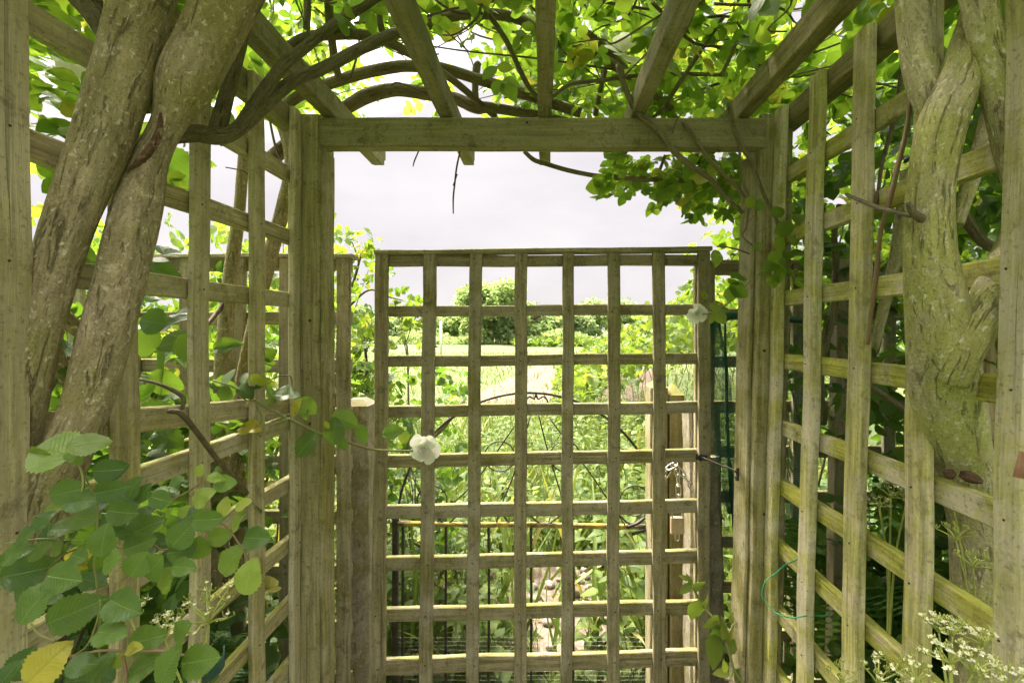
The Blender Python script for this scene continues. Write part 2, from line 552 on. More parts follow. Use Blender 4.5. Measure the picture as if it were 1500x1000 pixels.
def leaf_mat(name, c0, c1, trans, yellow=(.42, .38, .05), tf=.45, rough=.42, veins=9, spec=.28, vs=.12):
    m, nt, p, o = mat_base(name)
    a = attr(nt)
    base = mixc(nt, a[0], c0, c1)
    t = nt.nodes.new('ShaderNodeTexCoord')
    sx = nt.nodes.new('ShaderNodeSeparateXYZ'); nt.links.new(t.outputs['UV'], sx.inputs[0])
    dv = mul(nt, mul(nt, sx.outputs[1], .5, 'SUBTRACT'), 0, 'ADD')
    ab = nt.nodes.new('ShaderNodeMath'); ab.operation = 'ABSOLUTE'; nt.links.new(dv, ab.inputs[0])
    rib = ramp(nt, ab.outputs[0], [(.006, 1), (.022, 0)])
    # side veins run forward from the midrib
    ph = mul(nt, mul(nt, mul(nt, sx.outputs[0], mul(nt, ab.outputs[0], .9), 'SUBTRACT'), veins * 6.2832), 0, 'ADD')
    sn = nt.nodes.new('ShaderNodeMath'); sn.operation = 'SINE'; nt.links.new(ph, sn.inputs[0])
    vein = ramp(nt, sn.outputs[0], [(.86, 0), (1.0, 1)])
    base = mixc(nt, mul(nt, vein, vs), base, tuple(min(1, c * 1.7) for c in c1))
    base = mixc(nt, mul(nt, rib, .3), base, tuple(min(1, c * 2.0) for c in c1))
    blot = objnoise(nt, 120, 3, .6)
    base = mixc(nt, mul(nt, ramp(nt, blot, [(.55, 0), (.75, 1)]), .3), base, tuple(c * .55 for c in c0))
    base = mixc(nt, a[1], base, yellow)
    spots = objnoise(nt, 75, 2, .5)
    base = mixc(nt, mul(nt, mul(nt, a[1], ramp(nt, spots, [(.62, 0), (.68, 1)])), .8), base, (.16, .07, .02))
    nt.links.new(base, p.inputs['Base Color'])
    p.inputs['Roughness'].default_value = rough
    p.inputs['Specular IOR Level'].default_value = spec
    tr = nt.nodes.new('ShaderNodeBsdfTranslucent')
    tcol = mixc(nt, a[1], mixc(nt, a[2], trans, (trans[0] * .62, trans[1] * .8, trans[2] * .7)), (.62, .56, .07))
    tcol = mixc(nt, mul(nt, rib, .4), tcol, tuple(c * .5 for c in trans))
    nt.links.new(tcol, tr.inputs[0])
    ms = nt.nodes.new('ShaderNodeMixShader'); ms.inputs[0].default_value = tf
    nt.links.new(p.outputs[0], ms.inputs[1]); nt.links.new(tr.outputs[0], ms.inputs[2])
    nt.links.new(ms.outputs[0], o.inputs[0])
    bump(nt, p, mul(nt, mul(nt, blot, 1.5), mul(nt, vein, rib, 'ADD'), 'SUBTRACT'), .5, .0012)
    return m


def plain_mat(name, col, rough=.6, metal=0, var=None, sc=60, bs=.0):
    m, nt, p, o = mat_base(name)
    if var:
        n = objnoise(nt, sc, 5, .65)
        nt.links.new(mixc(nt, ramp(nt, n, [(.38, 0), (.62, 1)]), col, var), p.inputs['Base Color'])
        if bs: bump(nt, p, n, bs, .003)
    else:
        p.inputs['Base Color'].default_value = (*col, 1)
    p.inputs['Roughness'].default_value = rough
    p.inputs['Metallic'].default_value = metal
    return m


M = {}
M['gate'] = wood_mat('weathered_gate_wood', (.172, .138, .075), (.45, .385, .24), (.22, .195, .07), moss=.6)
M['panel'] = wood_mat('weathered_trellis_wood', (.28, .23, .13), (.62, .53, .33), (.35, .31, .11))
M['pale'] = wood_mat('pale_trellis_wood', (.31, .262, .15), (.66, .58, .375), (.40, .385, .10), alg=(.50, .62), am=.38, moss=.9)
M['mossy'] = wood_mat('mossy_trellis_wood', (.28, .235, .13), (.62, .54, .33), (.38, .38, .06), alg=(.47, .59), am=.55, moss=1.0)
M['post'] = wood_mat('green_post_wood', (.20, .168, .078), (.51, .445, .255), (.26, .235, .08), alg=(.40, .60))
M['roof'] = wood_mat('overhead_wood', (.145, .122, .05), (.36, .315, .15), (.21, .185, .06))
M['fresh'] = wood_mat('fresh_sawn_wood', (.42, .28, .13), (.68, .50, .28), (.5, .4, .2), alg=(.7, .9), moss=0)
M['nail'] = plain_mat('rusty_nail', (.035, .022, .014), .7)
M['bark'] = bark_mat('old_rose_bark', (.165, .132, .078), (.47, .39, .25), (.26, .24, .08), (.66, .58, .43))
M['mossbark'] = bark_mat('mossy_bark', (.24, .215, .11), (.55, .50, .31), (.38, .39, .10), (.70, .66, .52), mossr=(.46, .57))
M['stem'] = bark_mat('stem_bark', (.10, .083, .048), (.27, .23, .14), (.15, .155, .05), (.24, .21, .13), groove=150, mossr=(.5, .7))
M['scar'] = bark_mat('bare_scar_wood', (.028, .016, .009), (.13, .078, .045), (.09, .055, .03), (.30, .22, .14), groove=60, mossr=(.6, .8), lic=(.57,.63))
M['twig'] = plain_mat('twig', (.07, .052, .03), .8, var=(.13, .105, .05), sc=80)
M['shoot'] = plain_mat('green_shoot', (.16, .21, .05), .6, var=(.22, .19, .07), sc=40)
M['red'] = plain_mat('reddish_shoot', (.19, .095, .055), .6, var=(.17, .13, .06), sc=40)
M['rose'] = leaf_mat('rose_leaf', (.050, .10, .018), (.115, .185, .032), (.38, .53, .04), tf=.50)
M['front'] = leaf_mat('glossy_rose_leaf', (.024, .066, .016), (.15, .245, .038), (.34, .48, .04), tf=.26, rough=.3, veins=11, spec=.34, vs=.2)

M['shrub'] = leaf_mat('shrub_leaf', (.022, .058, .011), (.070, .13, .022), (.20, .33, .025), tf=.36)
M['weed'] = leaf_mat('weed_leaf', (.045, .09, .013), (.125, .175, .026), (.29, .38, .04), tf=.4, rough=.5)
M['grass'] = leaf_mat('grass_blade', (.052, .095, .014), (.115, .155, .03), (.22, .28, .04), yellow=(.30, .24, .10), tf=.35, rough=.5)
M['fern'] = leaf_mat('fern_leaf', (.035, .095, .02), (.07, .15, .032), (.18, .32, .04), tf=.35)
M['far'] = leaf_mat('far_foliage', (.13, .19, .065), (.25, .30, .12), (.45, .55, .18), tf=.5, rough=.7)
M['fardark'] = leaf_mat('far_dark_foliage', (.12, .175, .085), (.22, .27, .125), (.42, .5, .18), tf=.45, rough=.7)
M['petal'] = leaf_mat('white_petal', (.86, .82, .74), (.92, .90, .84), (.9, .87, .76), tf=.4, rough=.6, veins=0)
M['umbel'] = plain_mat('cream_floret', (.72, .70, .55), .7, var=(.55, .58, .25), sc=150)
M['iron'] = plain_mat('dark_iron', (.018, .017, .016), .55, .3, var=(.06, .05, .04), sc=30)
M['ironbar'] = plain_mat('lichened_iron', (.05, .04, .03), .8, 0, var=(.36, .29, .06), sc=18)
M['steel'] = plain_mat('galvanised_steel', (.55, .54, .50), .35, .9, var=(.35, .34, .31), sc=50)
M['brass'] = plain_mat('dull_padlock_body', (.34, .26, .16), .5, .2, var=(.46, .37, .26), sc=60)
M['concrete'] = bark_mat('mottled_concrete', (.165, .148, .105), (.36, .325, .25), (.22, .20, .075), (.46, .40, .29), groove=16, mossr=(.5, .62), lic=(.6, .66))
M['net'] = plain_mat('green_netting', (.014, .085, .04), .7)
M['wire'] = plain_mat('green_wire', (.04, .30, .16), .45)
M['mesh'] = plain_mat('wire_mesh', (.20, .20, .16), .8, 0)
M['rust'] = plain_mat('rusty_bracket', (.20, .09, .045), .7, .1, var=(.30, .17, .10), sc=40)

# ================================================================== THE SETTING
def ground():
    n = 90
    xs = np.concatenate([-np.geomspace(300, 6, 18), np.linspace(-5, 5, 41), np.geomspace(6, 300, 18)])
    ys = np.concatenate([np.linspace(-12, 0, 6), np.linspace(.5, 12, 47), np.geomspace(13, 420, 34)])
    X, Y = np.meshgrid(xs, ys)
    Z = 0.03 * np.sin(X * 1.7 + .4) * np.cos(Y * 1.3) * np.clip((Y - 1.5) / 3, 0, 1)
    v = np.stack([X, Y, Z], -1).reshape(-1, 3)
    W = len(xs)
    f = [(j * W + i, j * W + i + 1, (j + 1) * W + i + 1, (j + 1) * W + i) for j in range(len(ys) - 1) for i in range(W - 1)]
    me = bpy.data.meshes.new('ground')
    me.from_pydata(v.tolist(), [], f)
    m, nt, p, o = mat_base('grassland')
    n1 = objnoise(nt, 1.1, 6, .6); n2 = objnoise(nt, 9, 6, .7); n3 = objnoise(nt, .12, 3, .5)
    c = mixc(nt, ramp(nt, n1, [(.38, 0), (.62, 1)]), (.055, .09, .018), (.095, .12, .03))
    c = mixc(nt, ramp(nt, n3, [(.4, 0), (.6, 1)]), c, (.05, .10, .018))
    c = mixc(nt, mul(nt, ramp(nt, n2, [(.5, 0), (.64, 1)]), .6), c, (.12, .092, .06))
    nt.links.new(c, p.inputs['Base Color']); p.inputs['Roughness'].default_value = .95
    bump(nt, p, n2, .6, .05)
    me.materials.append(m)
    tag(link('ground', me), kind='structure')
    # ploughed strip with raised rows running away to the right
    mb = MB()
    d = Vector((.156, 1, 0)).normalized(); s = Vector((d.y, -d.x, 0))
    for k in range(0, 6):
        a = Vector((-1.6, 8.8, .012)) + s * (k * .75)
        for i in range(24):
            for q in (0,):
                z0 = .012
                w0, w1 = .375, .375
                p0, p1 = a + d * (i * .55), a + d * ((i + 1) * .55)
                h0 = .05
                mb.face([p0 - s * w0, p0, p1, p1 - s * w0]); mb.v[-3] = tuple(Vector(mb.v[-3]) + Vector((0, 0, h0))); mb.v[-2] = tuple(Vector(mb.v[-2]) + Vector((0, 0, h0)))
                mb.face([p0, p0 + s * w1, p1 + s * w1, p1]); mb.v[-4] = tuple(Vector(mb.v[-4]) + Vector((0, 0, h0))); mb.v[-1] = tuple(Vector(mb.v[-1]) + Vector((0, 0, h0)))
    soil = plain_mat('dry_soil', (.082, .056, .040), .95, 0, var=(.118, .083, .060), sc=4, bs=.8)
    tag(mb.build('ploughed_field', soil), kind='structure')
    # stony bare earth just behind the iron gate
    mb = MB()
    ring = [Vector((-.05 + 0.62 * math.cos(q) * (1 + .2 * math.sin(3 * q)), 2.55 + .42 * math.sin(q) * (1 + .15 * math.cos(4 * q)), .034)) for q in np.linspace(0, 6.2832, 28)[:-1]]
    mb.face(ring)
    tag(mb.build('bare_path', plain_mat('stony_earth', (.11, .08, .055), .95, 0, var=(.22, .17, .135), sc=26, bs=.9)), kind='structure')
    mb = MB()
    for i in range(60):
        c = Vector((rng.normal(.08, .3), rng.normal(2.55, .25), .04)); r = rng.uniform(.008, .03)
        mb.tube([c + Vector((-r, 0, 0)), c + Vector((-r * .4, r * .2, r * .3)), c + Vector((r * .5, -r * .2, r * .25)), c + Vector((r, 0, 0))], [r * .3, r * .75, r * .7, r * .2], 6, 1, .1)
    tag(mb.build('stones', plain_mat('pale_stone', (.22, .18, .15), .9, 0, var=(.33, .28, .245), sc=30)), 'small pale stones lying on the bare earth', 'stones', kind='stuff')


ground()


# ================================================================== PERGOLA
XL, XR = -.563, .522          # inner faces of the trellis slats
def lean(h):                   # the right wall leans in towards its foot
    return .022 * h


def V(x, y, h): return Vector((x, y, EYE + h))


perg = thing('pergola', 'weathered timber pergola arch with two posts, a front beam and five rafters', 'pergola', (0, 1.15, 0))
mb = MB()
mb.beam(V(-.5605, 1.151, -1.5), V(-.5605, 1.151, .50), .075, .078, (1, 0, 0), c=.004, seg=30)
mb.beam(V(-.5190, 1.146, -1.5), V(-.5190, 1.146, .42), .0075, .062, (1, 0, 0), c=.002, seg=30)
for h in (.02, -.22): mb.disc(V(-.545, 1.1115, h), (0, -1, 0), .0035, 1)
mb.build('post', [M['post'], M['nail']], perg)
mb = MB()
mb.beam(V(.5345 + lean(-1.5), 1.151, -1.5), V(.5345 + lean(.5), 1.151, .50), .075, .078, (1, 0, 0), c=.004, seg=30)
mb.beam(V(.4925 + lean(-1.5), 1.172, -1.5), V(.4925 + lean(.42), 1.172, .42), .0085, .075, (1, 0, 0), c=.002, seg=30)
for h in (-.05, -.43): mb.disc(V(.512, 1.1115, h), (0, -1, 0), .0035, 1)
mb.build('post', [M['post'], M['nail']], perg)
mb = MB()
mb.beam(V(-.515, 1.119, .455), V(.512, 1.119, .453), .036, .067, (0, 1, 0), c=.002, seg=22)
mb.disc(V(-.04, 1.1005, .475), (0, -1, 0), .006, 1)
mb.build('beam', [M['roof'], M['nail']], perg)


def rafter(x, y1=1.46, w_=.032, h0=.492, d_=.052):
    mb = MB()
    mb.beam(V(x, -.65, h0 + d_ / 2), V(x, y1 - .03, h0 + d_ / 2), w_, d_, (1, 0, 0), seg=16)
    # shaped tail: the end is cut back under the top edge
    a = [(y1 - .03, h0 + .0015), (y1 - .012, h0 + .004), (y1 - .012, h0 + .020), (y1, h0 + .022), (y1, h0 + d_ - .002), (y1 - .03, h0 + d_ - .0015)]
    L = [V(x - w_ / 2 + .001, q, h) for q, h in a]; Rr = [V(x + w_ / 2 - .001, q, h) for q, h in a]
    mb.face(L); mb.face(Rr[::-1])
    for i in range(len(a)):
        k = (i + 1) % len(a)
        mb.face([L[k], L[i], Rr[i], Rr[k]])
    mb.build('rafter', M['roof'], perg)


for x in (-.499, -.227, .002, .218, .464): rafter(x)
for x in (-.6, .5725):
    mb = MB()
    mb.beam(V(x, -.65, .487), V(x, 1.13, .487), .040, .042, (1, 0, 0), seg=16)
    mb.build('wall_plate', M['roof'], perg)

# ---- side trellis walls: slats on the inside, rails behind them
def trellis_wall(label, xin, xout, sgn, ys, tops, ln, extra=None, mat='panel', rmat='panel'):
    t = thing('trellis_wall', label, 'trellis', (xout, .7, 0))
    th = abs(xout - xin)
    for i, (y0, y1) in enumerate(ys):
        mb = MB()
        xm = (xin + xout) / 2
        ye, wd = (y0 + y1) / 2, y1 - y0
        j = random.uniform(-.003, .003)
        mb.beam(V(xm + ln * -1.45, ye + j, -1.45), V(xm + ln * .5, ye, .503), th - .0016, wd, (1, 0, 0), seg=28, wob=.0012)
        for hh in tops[:8]:
            if random.random() < .75:
                h = hh - .017 + random.uniform(-.006, .006)
                mb.disc(V(xin + ln * h + (.0009 if sgn < 0 else -.0009), ye + random.uniform(-.006, .006), h), (-1 if sgn > 0 else 1, 0, 0), .0014, 1)
        mb.build('slat', [M[mat], M['nail']], t)
    for k, hh in enumerate(tops):
        mb = MB()
        h = hh - .017
        a = random.uniform(-.003, .003)
        xo = xout + sgn * .009
        mb.beam(V(xo + ln * h, -.62, h + a), V(xo + ln * h, 1.118, h - a), .016, .034, (1, 0, 0), seg=14, wob=.0012)
        mb.build('rail', [M[rmat]], t)
    if extra:
        mb = MB()
        xo = xout + sgn * .009
        mb.beam(V(xo, extra[0], extra[1]), V(xo, extra[2], extra[3]), .016, .036, (1, 0, 0), seg=14, wob=.002)
        mb.build('rail', [M[mat]], t)
    return t


trellis_wall('weathered trellis wall with the two thick brown trunks leaning against it', XL, -.5775, -1,
             [(-.52, -.482), (-.38, -.342), (-.24, -.202), (-.10, -.062), (.05, .088), (.19, .228), (.33, .366), (.489, .526), (.629, .667), (.773, .809), (.9295, .968), (1.078, 1.108)],
             [.3696, .2252, .0837, -.1992, -.3378, -.4736, -.6122, -.7508, -.889, -1.028, -1.167, -1.306], 0,
             extra=(.2, -.075, 1.11, -.176))
trellis_wall('yellowish mossy trellis wall beside the pale forked trunk', XR, .540, 1,
             [(-.48, -.442), (-.34, -.302), (-.20, -.162), (-.06, -.022), (.09, .128), (.24, .278), (.38, .416), (.518, .552), (.6525, .689), (.786, .825), (.926, .965), (1.072, 1.108)],
             [.367, .227, .0864, -.054, -.2025, -.340, -.4806, -.626, -.764, -.902, -1.04, -1.18, -1.32], .022, mat='pale', rmat='mossy')

# ================================================================== TRELLIS GATE
gate = thing('trellis_gate', 'closed square-lattice timber gate with a flat cap rail, in front of an iron gate', 'gate', (0, 1.35, 0))
def GY(px): return 1.34 + .025 * (px - 551) / 489


TOPX = [(551, 570), (620, 639), (688, 706), (754.7, 772.7), (824, 841), (891, 909), (956.5, 974.5), (1022.5, 1040)]
BOTX = [(544.5, 565), (614.6, 633.6), (683.6, 701), (753.4, 770.4), (821.6, 838.6), (888.3, 907), (956, 974), (1021.2, 1040)]
RL = [(375, 391), (448, 464.5), (521, 537.5), (594, 611), (665.5, 684.5), (739.5, 758.8), (815, 835), (889.7, 910), (962.8, 987)]
RR_ = [(373, 389.5), (445, 461), (516, 532.5), (586.7, 604.5), (656.5, 675.5), (730, 750), (803, 823), (877, 897), (949.5, 973)]
for k in (9, 10, 11, 12):
    RL.append((RL[0][0] + 73.6 * k, RL[0][0] + 73.6 * k + 20)); RR_.append((RR_[0][0] + 72 * k, RR_[0][0] + 72 * k + 20))
for (a, b_), (c, d_) in zip(TOPX, BOTX):
    m0, m1 = (a + b_) / 2, (c + d_) / 2
    Yg = GY(m0)
    mb = MB()
    p0 = P(m0, 372 - (m0 - 551) / 489 * 5, Yg)
    p1 = P(m1, 980, Yg)
    p1 = p0 + (p1 - p0) * (1640 / 980 * .98)
    mb.beam(p0, p1, (b_ - a) / F * Yg, .016, (1, 0, 0), seg=34, wob=.0011)
    for (l0, l1), (r0, r1) in zip(RL, RR_):
        f = (m0 - 551) / 489
        y = ((l0 + l1) * (1 - f) + (r0 + r1) * f) / 2
        mm = m0 + (m1 - m0) * (y - 372) / 608
        q = P(mm + random.uniform(-4, 4), y + random.uniform(-3, 3), Yg); q.y = Yg - .0092
        mb.disc(q, (0, -1, 0), .0021, 1)
    edge = m0 < 560 or m0 > 1020
    mb.build('stile' if edge else 'slat', [M['gate'], M['nail']], gate)
    if edge:
        mb = MB()
        o = Vector((0, .0345, -.02))
        mb.beam(p0 + o, p1 + o, (b_ - a) / F * Yg * .97, .020, (1, 0, 0), seg=20)
        mb.build('backing_stile', [M['gate']], gate)
for (l0, l1), (r0, r1) in zip(RL, RR_):
    mb = MB()
    a = P(553, (l0 + l1) / 2, GY(553) + .0165); b_ = P(1038, (r0 + r1) / 2, GY(1038) + .0165)
    mb.beam(a, b_, .0155, ((l1 - l0) + (r1 - r0)) / 2 / F * 1.35 * 1.0, (0, 1, 0), seg=16, wob=.0012)
    mb.build('rail', [M['gate']], gate)
mb = MB()
mb.beam(P(550, 370, 1.335) + Vector((0, .012, 0)), P(1041, 365, 1.36) + Vector((0, .012, 0)), .052, .012, (0, 1, 0), seg=16)
mb.build('cap', [M['gate']], gate)

# ---- hook that holds the gate to the pergola post
mb = MB()
a, b_ = P(1030, 670, 1.335), P(1076, 689, 1.15)
mb.tube([P(1026, 668, 1.34), a, a.lerp(b_, .5), b_, b_ + Vector((.006, 0, -.012)), b_ + Vector((.002, 0, -.018))], .0026, 6, 4)
hk = thing('gate_hook', 'thin metal hook joining the trellis gate to the pergola post', 'hook', tuple(a))
mb.build('hook', M['iron'], hk)
mb = MB()
ring = [a + Vector((-.006, 0, 0)) + Vector((.008 * math.cos(q), .002, .008 * math.sin(q))) for q in np.linspace(0, 6.28, 9)]
mb.tube(ring, .002, 5, 2)
mb.beam(P(1019, 668, 1.343), P(1036, 670, 1.343), .004, .016, (0, 1, 0))
mb.build('eye_plate', M['iron'], hk)
mb = MB()
mb.beam(b_ + Vector((.006, -.004, .008)), b_ + Vector((.006, -.004, -.022)), .006, .008, (1, 0, 0))
mb.build('staple', M['iron'], hk)

# ================================================================== FENCES EITHER SIDE OF THE GATE
def back_fence(label, xs, x0, x1, Y, tops, cap, ex):
    t = thing('trellis_fence', label, 'fence', ((x0 + x1) / 2, Y, 0))
    for x in xs:
        mb = MB(); mb.beam(V(x, Y, -1.45), V(x, Y, cap - .006), .036, .016, (1, 0, 0), seg=22)
        mb.build('slat', [M['gate']], t)
    for h in tops:
        mb = MB(); mb.beam(V(x0, Y + .0165, h), V(x1, Y + .0165, h), .0155, .036, (0, 1, 0), seg=14)
        mb.build('rail', [M['gate']], t)
    mb = MB(); mb.beam(V(x0 - .01, Y + .01, cap), V(x1 + .01, Y + .01, cap), .05, .012, (0, 1, 0))
    mb.build('cap', [M['gate']], t)
    return t


back_fence('low trellis fence with a flat cap behind the two leaning trunks', [-1.72, -1.57, -1.42, -1.27, -1.12, -.97, -.83, -.700, -.545], -1.75, -.53, 1.30,
           [.178, .03, -.1, -.235, -.365, -.515, -.665, -.82, -.96, -1.1, -1.25], .198, None)
back_fence('low trellis fence hung with dark green netting beside the gate', [.505, .64, .78, .92, 1.06, 1.20], .49, 1.25, 1.47,
           [.185, .045, -.10, -.24, -.38, -.52, -.66, -.80, -.95, -1.1, -1.25], .205, None)

# ---- gate posts
cp = thing('concrete_post', 'stubby weathered concrete post with a sloping top left of the lattice gate', 'post', (-.55, 1.42, 0))
mb = MB()
xm = (526 - CX) / F * 1.42
mb.beam(V(xm, 1.42, -1.5), V(xm, 1.42, -.222), .084, .085, (1, 0, 0), c=.008, seg=30, wob=.0015)
a = [(-.042, -.042), (.042, -.042), (.042, .042), (-.042, .042)]
z0, z1 = -.2225, -.205
for i in range(4):
    k = (i + 1) % 4
    mb.face([V(xm + a[i][0] * .99, 1.42 + a[i][1] * .99, z0), V(xm + a[k][0] * .99, 1.42 + a[k][1] * .99, z0), V(xm + a[k][0] * .45, 1.42 + a[k][1] * .45, z1), V(xm + a[i][0] * .45, 1.42 + a[i][1] * .45, z1)])
mb.face([V(xm + q[0] * .45, 1.42 + q[1] * .45, z1) for q in a])
mb.build('shaft', M['concrete'], cp)
cp = thing('concrete_post', 'tapering speckled concrete post wrapped by the padlocked chain', 'post', (.48, 1.52, 0))
mb = MB()
mb.beam(P(1030, 1195, 1.52), P(1027, 590, 1.52), .098, .09, (1, 0, 0), c=.008, seg=30, wob=.002)
mb.beam(P(1052, 1195, 1.425), P(1038, 668, 1.425), .060, .03, (1, 0, 0), c=.008, seg=30, wob=.002)
mb.build('shaft', M['concrete'], cp)
gp = thing('timber_post', 'split timber gate post with a pointed top between the lattice gate and iron gate', 'post', (.29, 1.68, 0))
mb = MB()
mb.beam(P(961.5, 1120, 1.68), P(961.5, 566, 1.68), .060, .09, (1, 0, 0), c=.004, seg=30)
mb.beam(P(987, 1120, 1.675), P(987, 576, 1.675), .050, .09, (1, 0, 0), c=.004, seg=30)
for c_, w2, yt, pk in ((961.5, .029, 566, 551), (987, .024, 576, 560)):
    for s0 in (0,):
        q = P(c_, yt, 1.68); a = [(-w2, -.044), (w2, -.044), (w2, .044), (-w2, .044)]
        ap = P(c_ - (3 if c_ > 980 else -6), pk, 1.68)
        for i in range(4):
            k = (i + 1) % 4
            mb.face([q + Vector((a[i][0], a[i][1], 0)), q + Vector((a[k][0], a[k][1], 0)), ap])
mb.build('shaft', M['roof'], gp)

# ---- chain and padlock
ch = thing('chain', 'galvanised link chain looped round the concrete post', 'chain', tuple(P(990, 690, 1.46)))
def link_ring(mb, c, d, n, L=.019, W=.0075, r=.0021):
    d = Vector(d).normalized(); n = Vector(n); n = (n - d * n.dot(d)).normalized(); s = d.cross(n)
    pts = []
    for q in np.linspace(0, 2 * math.pi, 13):
        e = math.cos(q); f = math.sin(q)
        pts.append(Vector(c) + d * (e * L * .5 + (L * .5 * (1 if e > 0 else -1) if abs(e) > .5 else L * e)) + s * (f * W))
    mb.tube(pts, r, 5, 2)


mb = MB()
def chain_run(pts, step=.030):
    cps = catmull([tuple(p) for p in pts], 12)
    d = np.concatenate([[0], np.cumsum(np.linalg.norm(np.diff(cps, axis=0), axis=1))])
    k, s = 0, 0.0
    while s < d[-1]:
        c = [np.interp(s, d, cps[:, i]) for i in range(3)]
        c2 = [np.interp(min(s + .01, d[-1]), d, cps[:, i]) for i in range(3)]
        dd = Vector(c2) - Vector(c)
        if dd.length > 1e-6: link_ring(mb, c, dd, (0, 1, .2) if k % 2 else (1, .2, .2))
        s += step; k += 1


chain_run([P(966, 715, 1.50), P(976, 695, 1.44), P(988, 680, 1.43), P(993, 700, 1.43), P(994, 742, 1.43)])
chain_run([P(984, 681, 1.435), P(998, 692, 1.42), P(1010, 708, 1.42), P(1024, 725, 1.44), P(1040, 738, 1.46), P(1056, 755, 1.47)])
mb.build('links', M['steel'], ch)
pl = thing('padlock', 'small brown padlock hanging from the chain behind the lattice gate', 'padlock', tuple(P(992, 770, 1.43)))
mb = MB()
mb.beam(P(992, 757, 1.43), P(992, 780.5, 1.43), .040, .016, (1, 0, 0), c=.003, wob=.0002)
mb.build('body', M['brass'], pl)
mb = MB()
mb.tube([P(984.5, 758, 1.43), P(984.5, 748, 1.43), P(987, 740, 1.43), P(992, 737, 1.43), P(997, 740, 1.43), P(999.5, 748, 1.43), P(999.5, 758, 1.43)], .003, 8, 4)
mb.build('shackle', M['steel'], pl)
mb = MB()
link_ring(mb, P(992, 785, 1.425), (0, 0, 1), (0, 1, 0), .014, .006, .002)
mb.build('ring', M['steel'], pl)

# ================================================================== IRON GATE
ig = thing('iron_gate', 'dark arched wrought-iron gate with scrolls and fanned spokes, behind the lattice gate', 'gate', (0, 1.74, 0))
YI = 1.74
def Q(px, py, dy=0): return P(px, py, YI + dy)


mb = MB()
mb.tube([Q(775 + 193 * math.cos(q), 768 - 193 * math.sin(q)) for q in np.linspace(0, math.pi, 19)], .0047, 8, 3)
mb.build('arch', M['iron'], ig)
mb = MB(); mb.beam(Q(572, 766), Q(952, 771), .016, .016, (0, 1, 0), c=.003, wob=.002); mb.build('cross_bar', M['ironbar'], ig)
for x in (590, 653, 716, 778, 840, 902):
    mb = MB(); mb.beam(Q(x, 771, 0), Q(x, 1075, 0), .009, .009, (0, 1, 0), wob=.001); mb.build('upright', M['iron'], ig)
for x in (579, 962):
    mb = MB(); mb.beam(Q(x, 745, 0), Q(x, 1100, 0), .02, .02, (0, 1, 0), wob=.001); mb.build('frame_upright', M['iron'], ig)
mb = MB(); mb.beam(Q(572, 1072, .0), Q(968, 1072, .0), .016, .016, (0, 1, 0)); mb.build('bottom_bar', M['iron'], ig)
for pts in ([(777, 608), (755, 688), (736, 735), (727, 766)], [(789, 608), (803, 662), (822, 725), (832, 768)], [(762, 612), (700, 700), (664, 737), (640, 766)], [(805, 612), (866, 695), (888, 728), (915, 768)],
            ):
    mb = MB(); mb.tube([Q(*p) for p in pts], .0026, 6, 4); mb.build('spoke', M['iron'], ig)
for cx, cy, r in ((732, 668, 22), (828, 668, 22), (930, 733, 22), (633, 733, 22)):
    mb = MB(); mb.tube([Q(cx + r * math.cos(q), cy - r * math.sin(q), .003) for q in np.linspace(-.3, 2 * math.pi - .3, 15)], .0026, 6, 2); mb.build('ring', M['iron'], ig)
def spiral(c, r, a0, turns, sg=1, n=14):
    return [Q(c[0] + r * (1 - .75 * t) * math.cos(a0 + sg * turns * 6.2832 * t), c[1] - r * (1 - .75 * t) * math.sin(a0 + sg * turns * 6.2832 * t), -.003) for t in np.linspace(0, 1, n)]


for c, sg in (((777, 590), 1), ((795, 590), -1)):
    mb = MB(); mb.tube([Q(785, 577), Q(785 + (c[0] - 785) * .3, 584)] + spiral(c, 9, 1.57, .8, sg), .003, 6, 3); mb.build('scroll', M['iron'], ig)
for x0, x1 in ((738, 765), (777, 820), (908, 945), (640, 668)):
    mb = MB()
    mb.tube([Q(x0 - 2, 752), Q(x0 + (x1 - x0) * .25, 764), Q((x0 + x1) / 2, 767), Q(x1 - (x1 - x0) * .25, 763), Q(x1 + 2, 752), Q(x1 - 1, 745), Q(x1 - 6, 749)], .0034, 6, 3)
    mb.build('scroll', M['iron'], ig)
mb = MB(); mb.tube([Q(918, 772, -.012), Q(934, 766, -.016), Q(946, 758, -.01), Q(950, 772, -.01), Q(938, 778, -.014), Q(926, 782, -.01)], .006, 6, 4); mb.build('latch', M['iron'], ig)
mb = MB()
for i, y in enumerate(np.arange(933, 1075, 6.2)):
    mb.tube([Q(574 + q * 39, y + math.sin(q * 1.3 + i) * .8, .014 + .004 * math.sin(q)) for q in range(11)], .00042, 3, 1, smooth=False)
for i, x in enumerate(np.arange(574, 962, 6.0)):
    mb.tube([Q(x + math.sin(i * .7 + q) * .6, 931 + q * 36, .014 + .004 * math.sin((x - 574) / 39)) for q in range(5)], .00042, 3, 1, smooth=False)
mb.build('wire_mesh', M['mesh'], ig)

# ================================================================== NETTING
net = thing('garden_netting', 'dark green garden netting draped over the low fence right of the gate', 'netting', (.6, 1.39, 0))
def net_sheet(nm, f, nu, nv, r):
    mb = MB()
    for i in range(nu + 1):
        mb.tube([f(i / nu, k / 24) for k in range(25)], r, 3, 1, smooth=False)
    for k in range(nv + 1):
        mb.tube([f(i / 12, k / nv) for i in range(13)], r, 3, 1, smooth=False)
    return mb.build(nm, M['net'], net)


def fold1(u, v):
    x = 1058 + u * 122
    y = 466 + v * 330 + 6 * math.sin(u * 9)
    return P(x, y, 1.395 + .008 * math.sin(u * 30 + v * 4) + .006 * math.sin(v * 17))


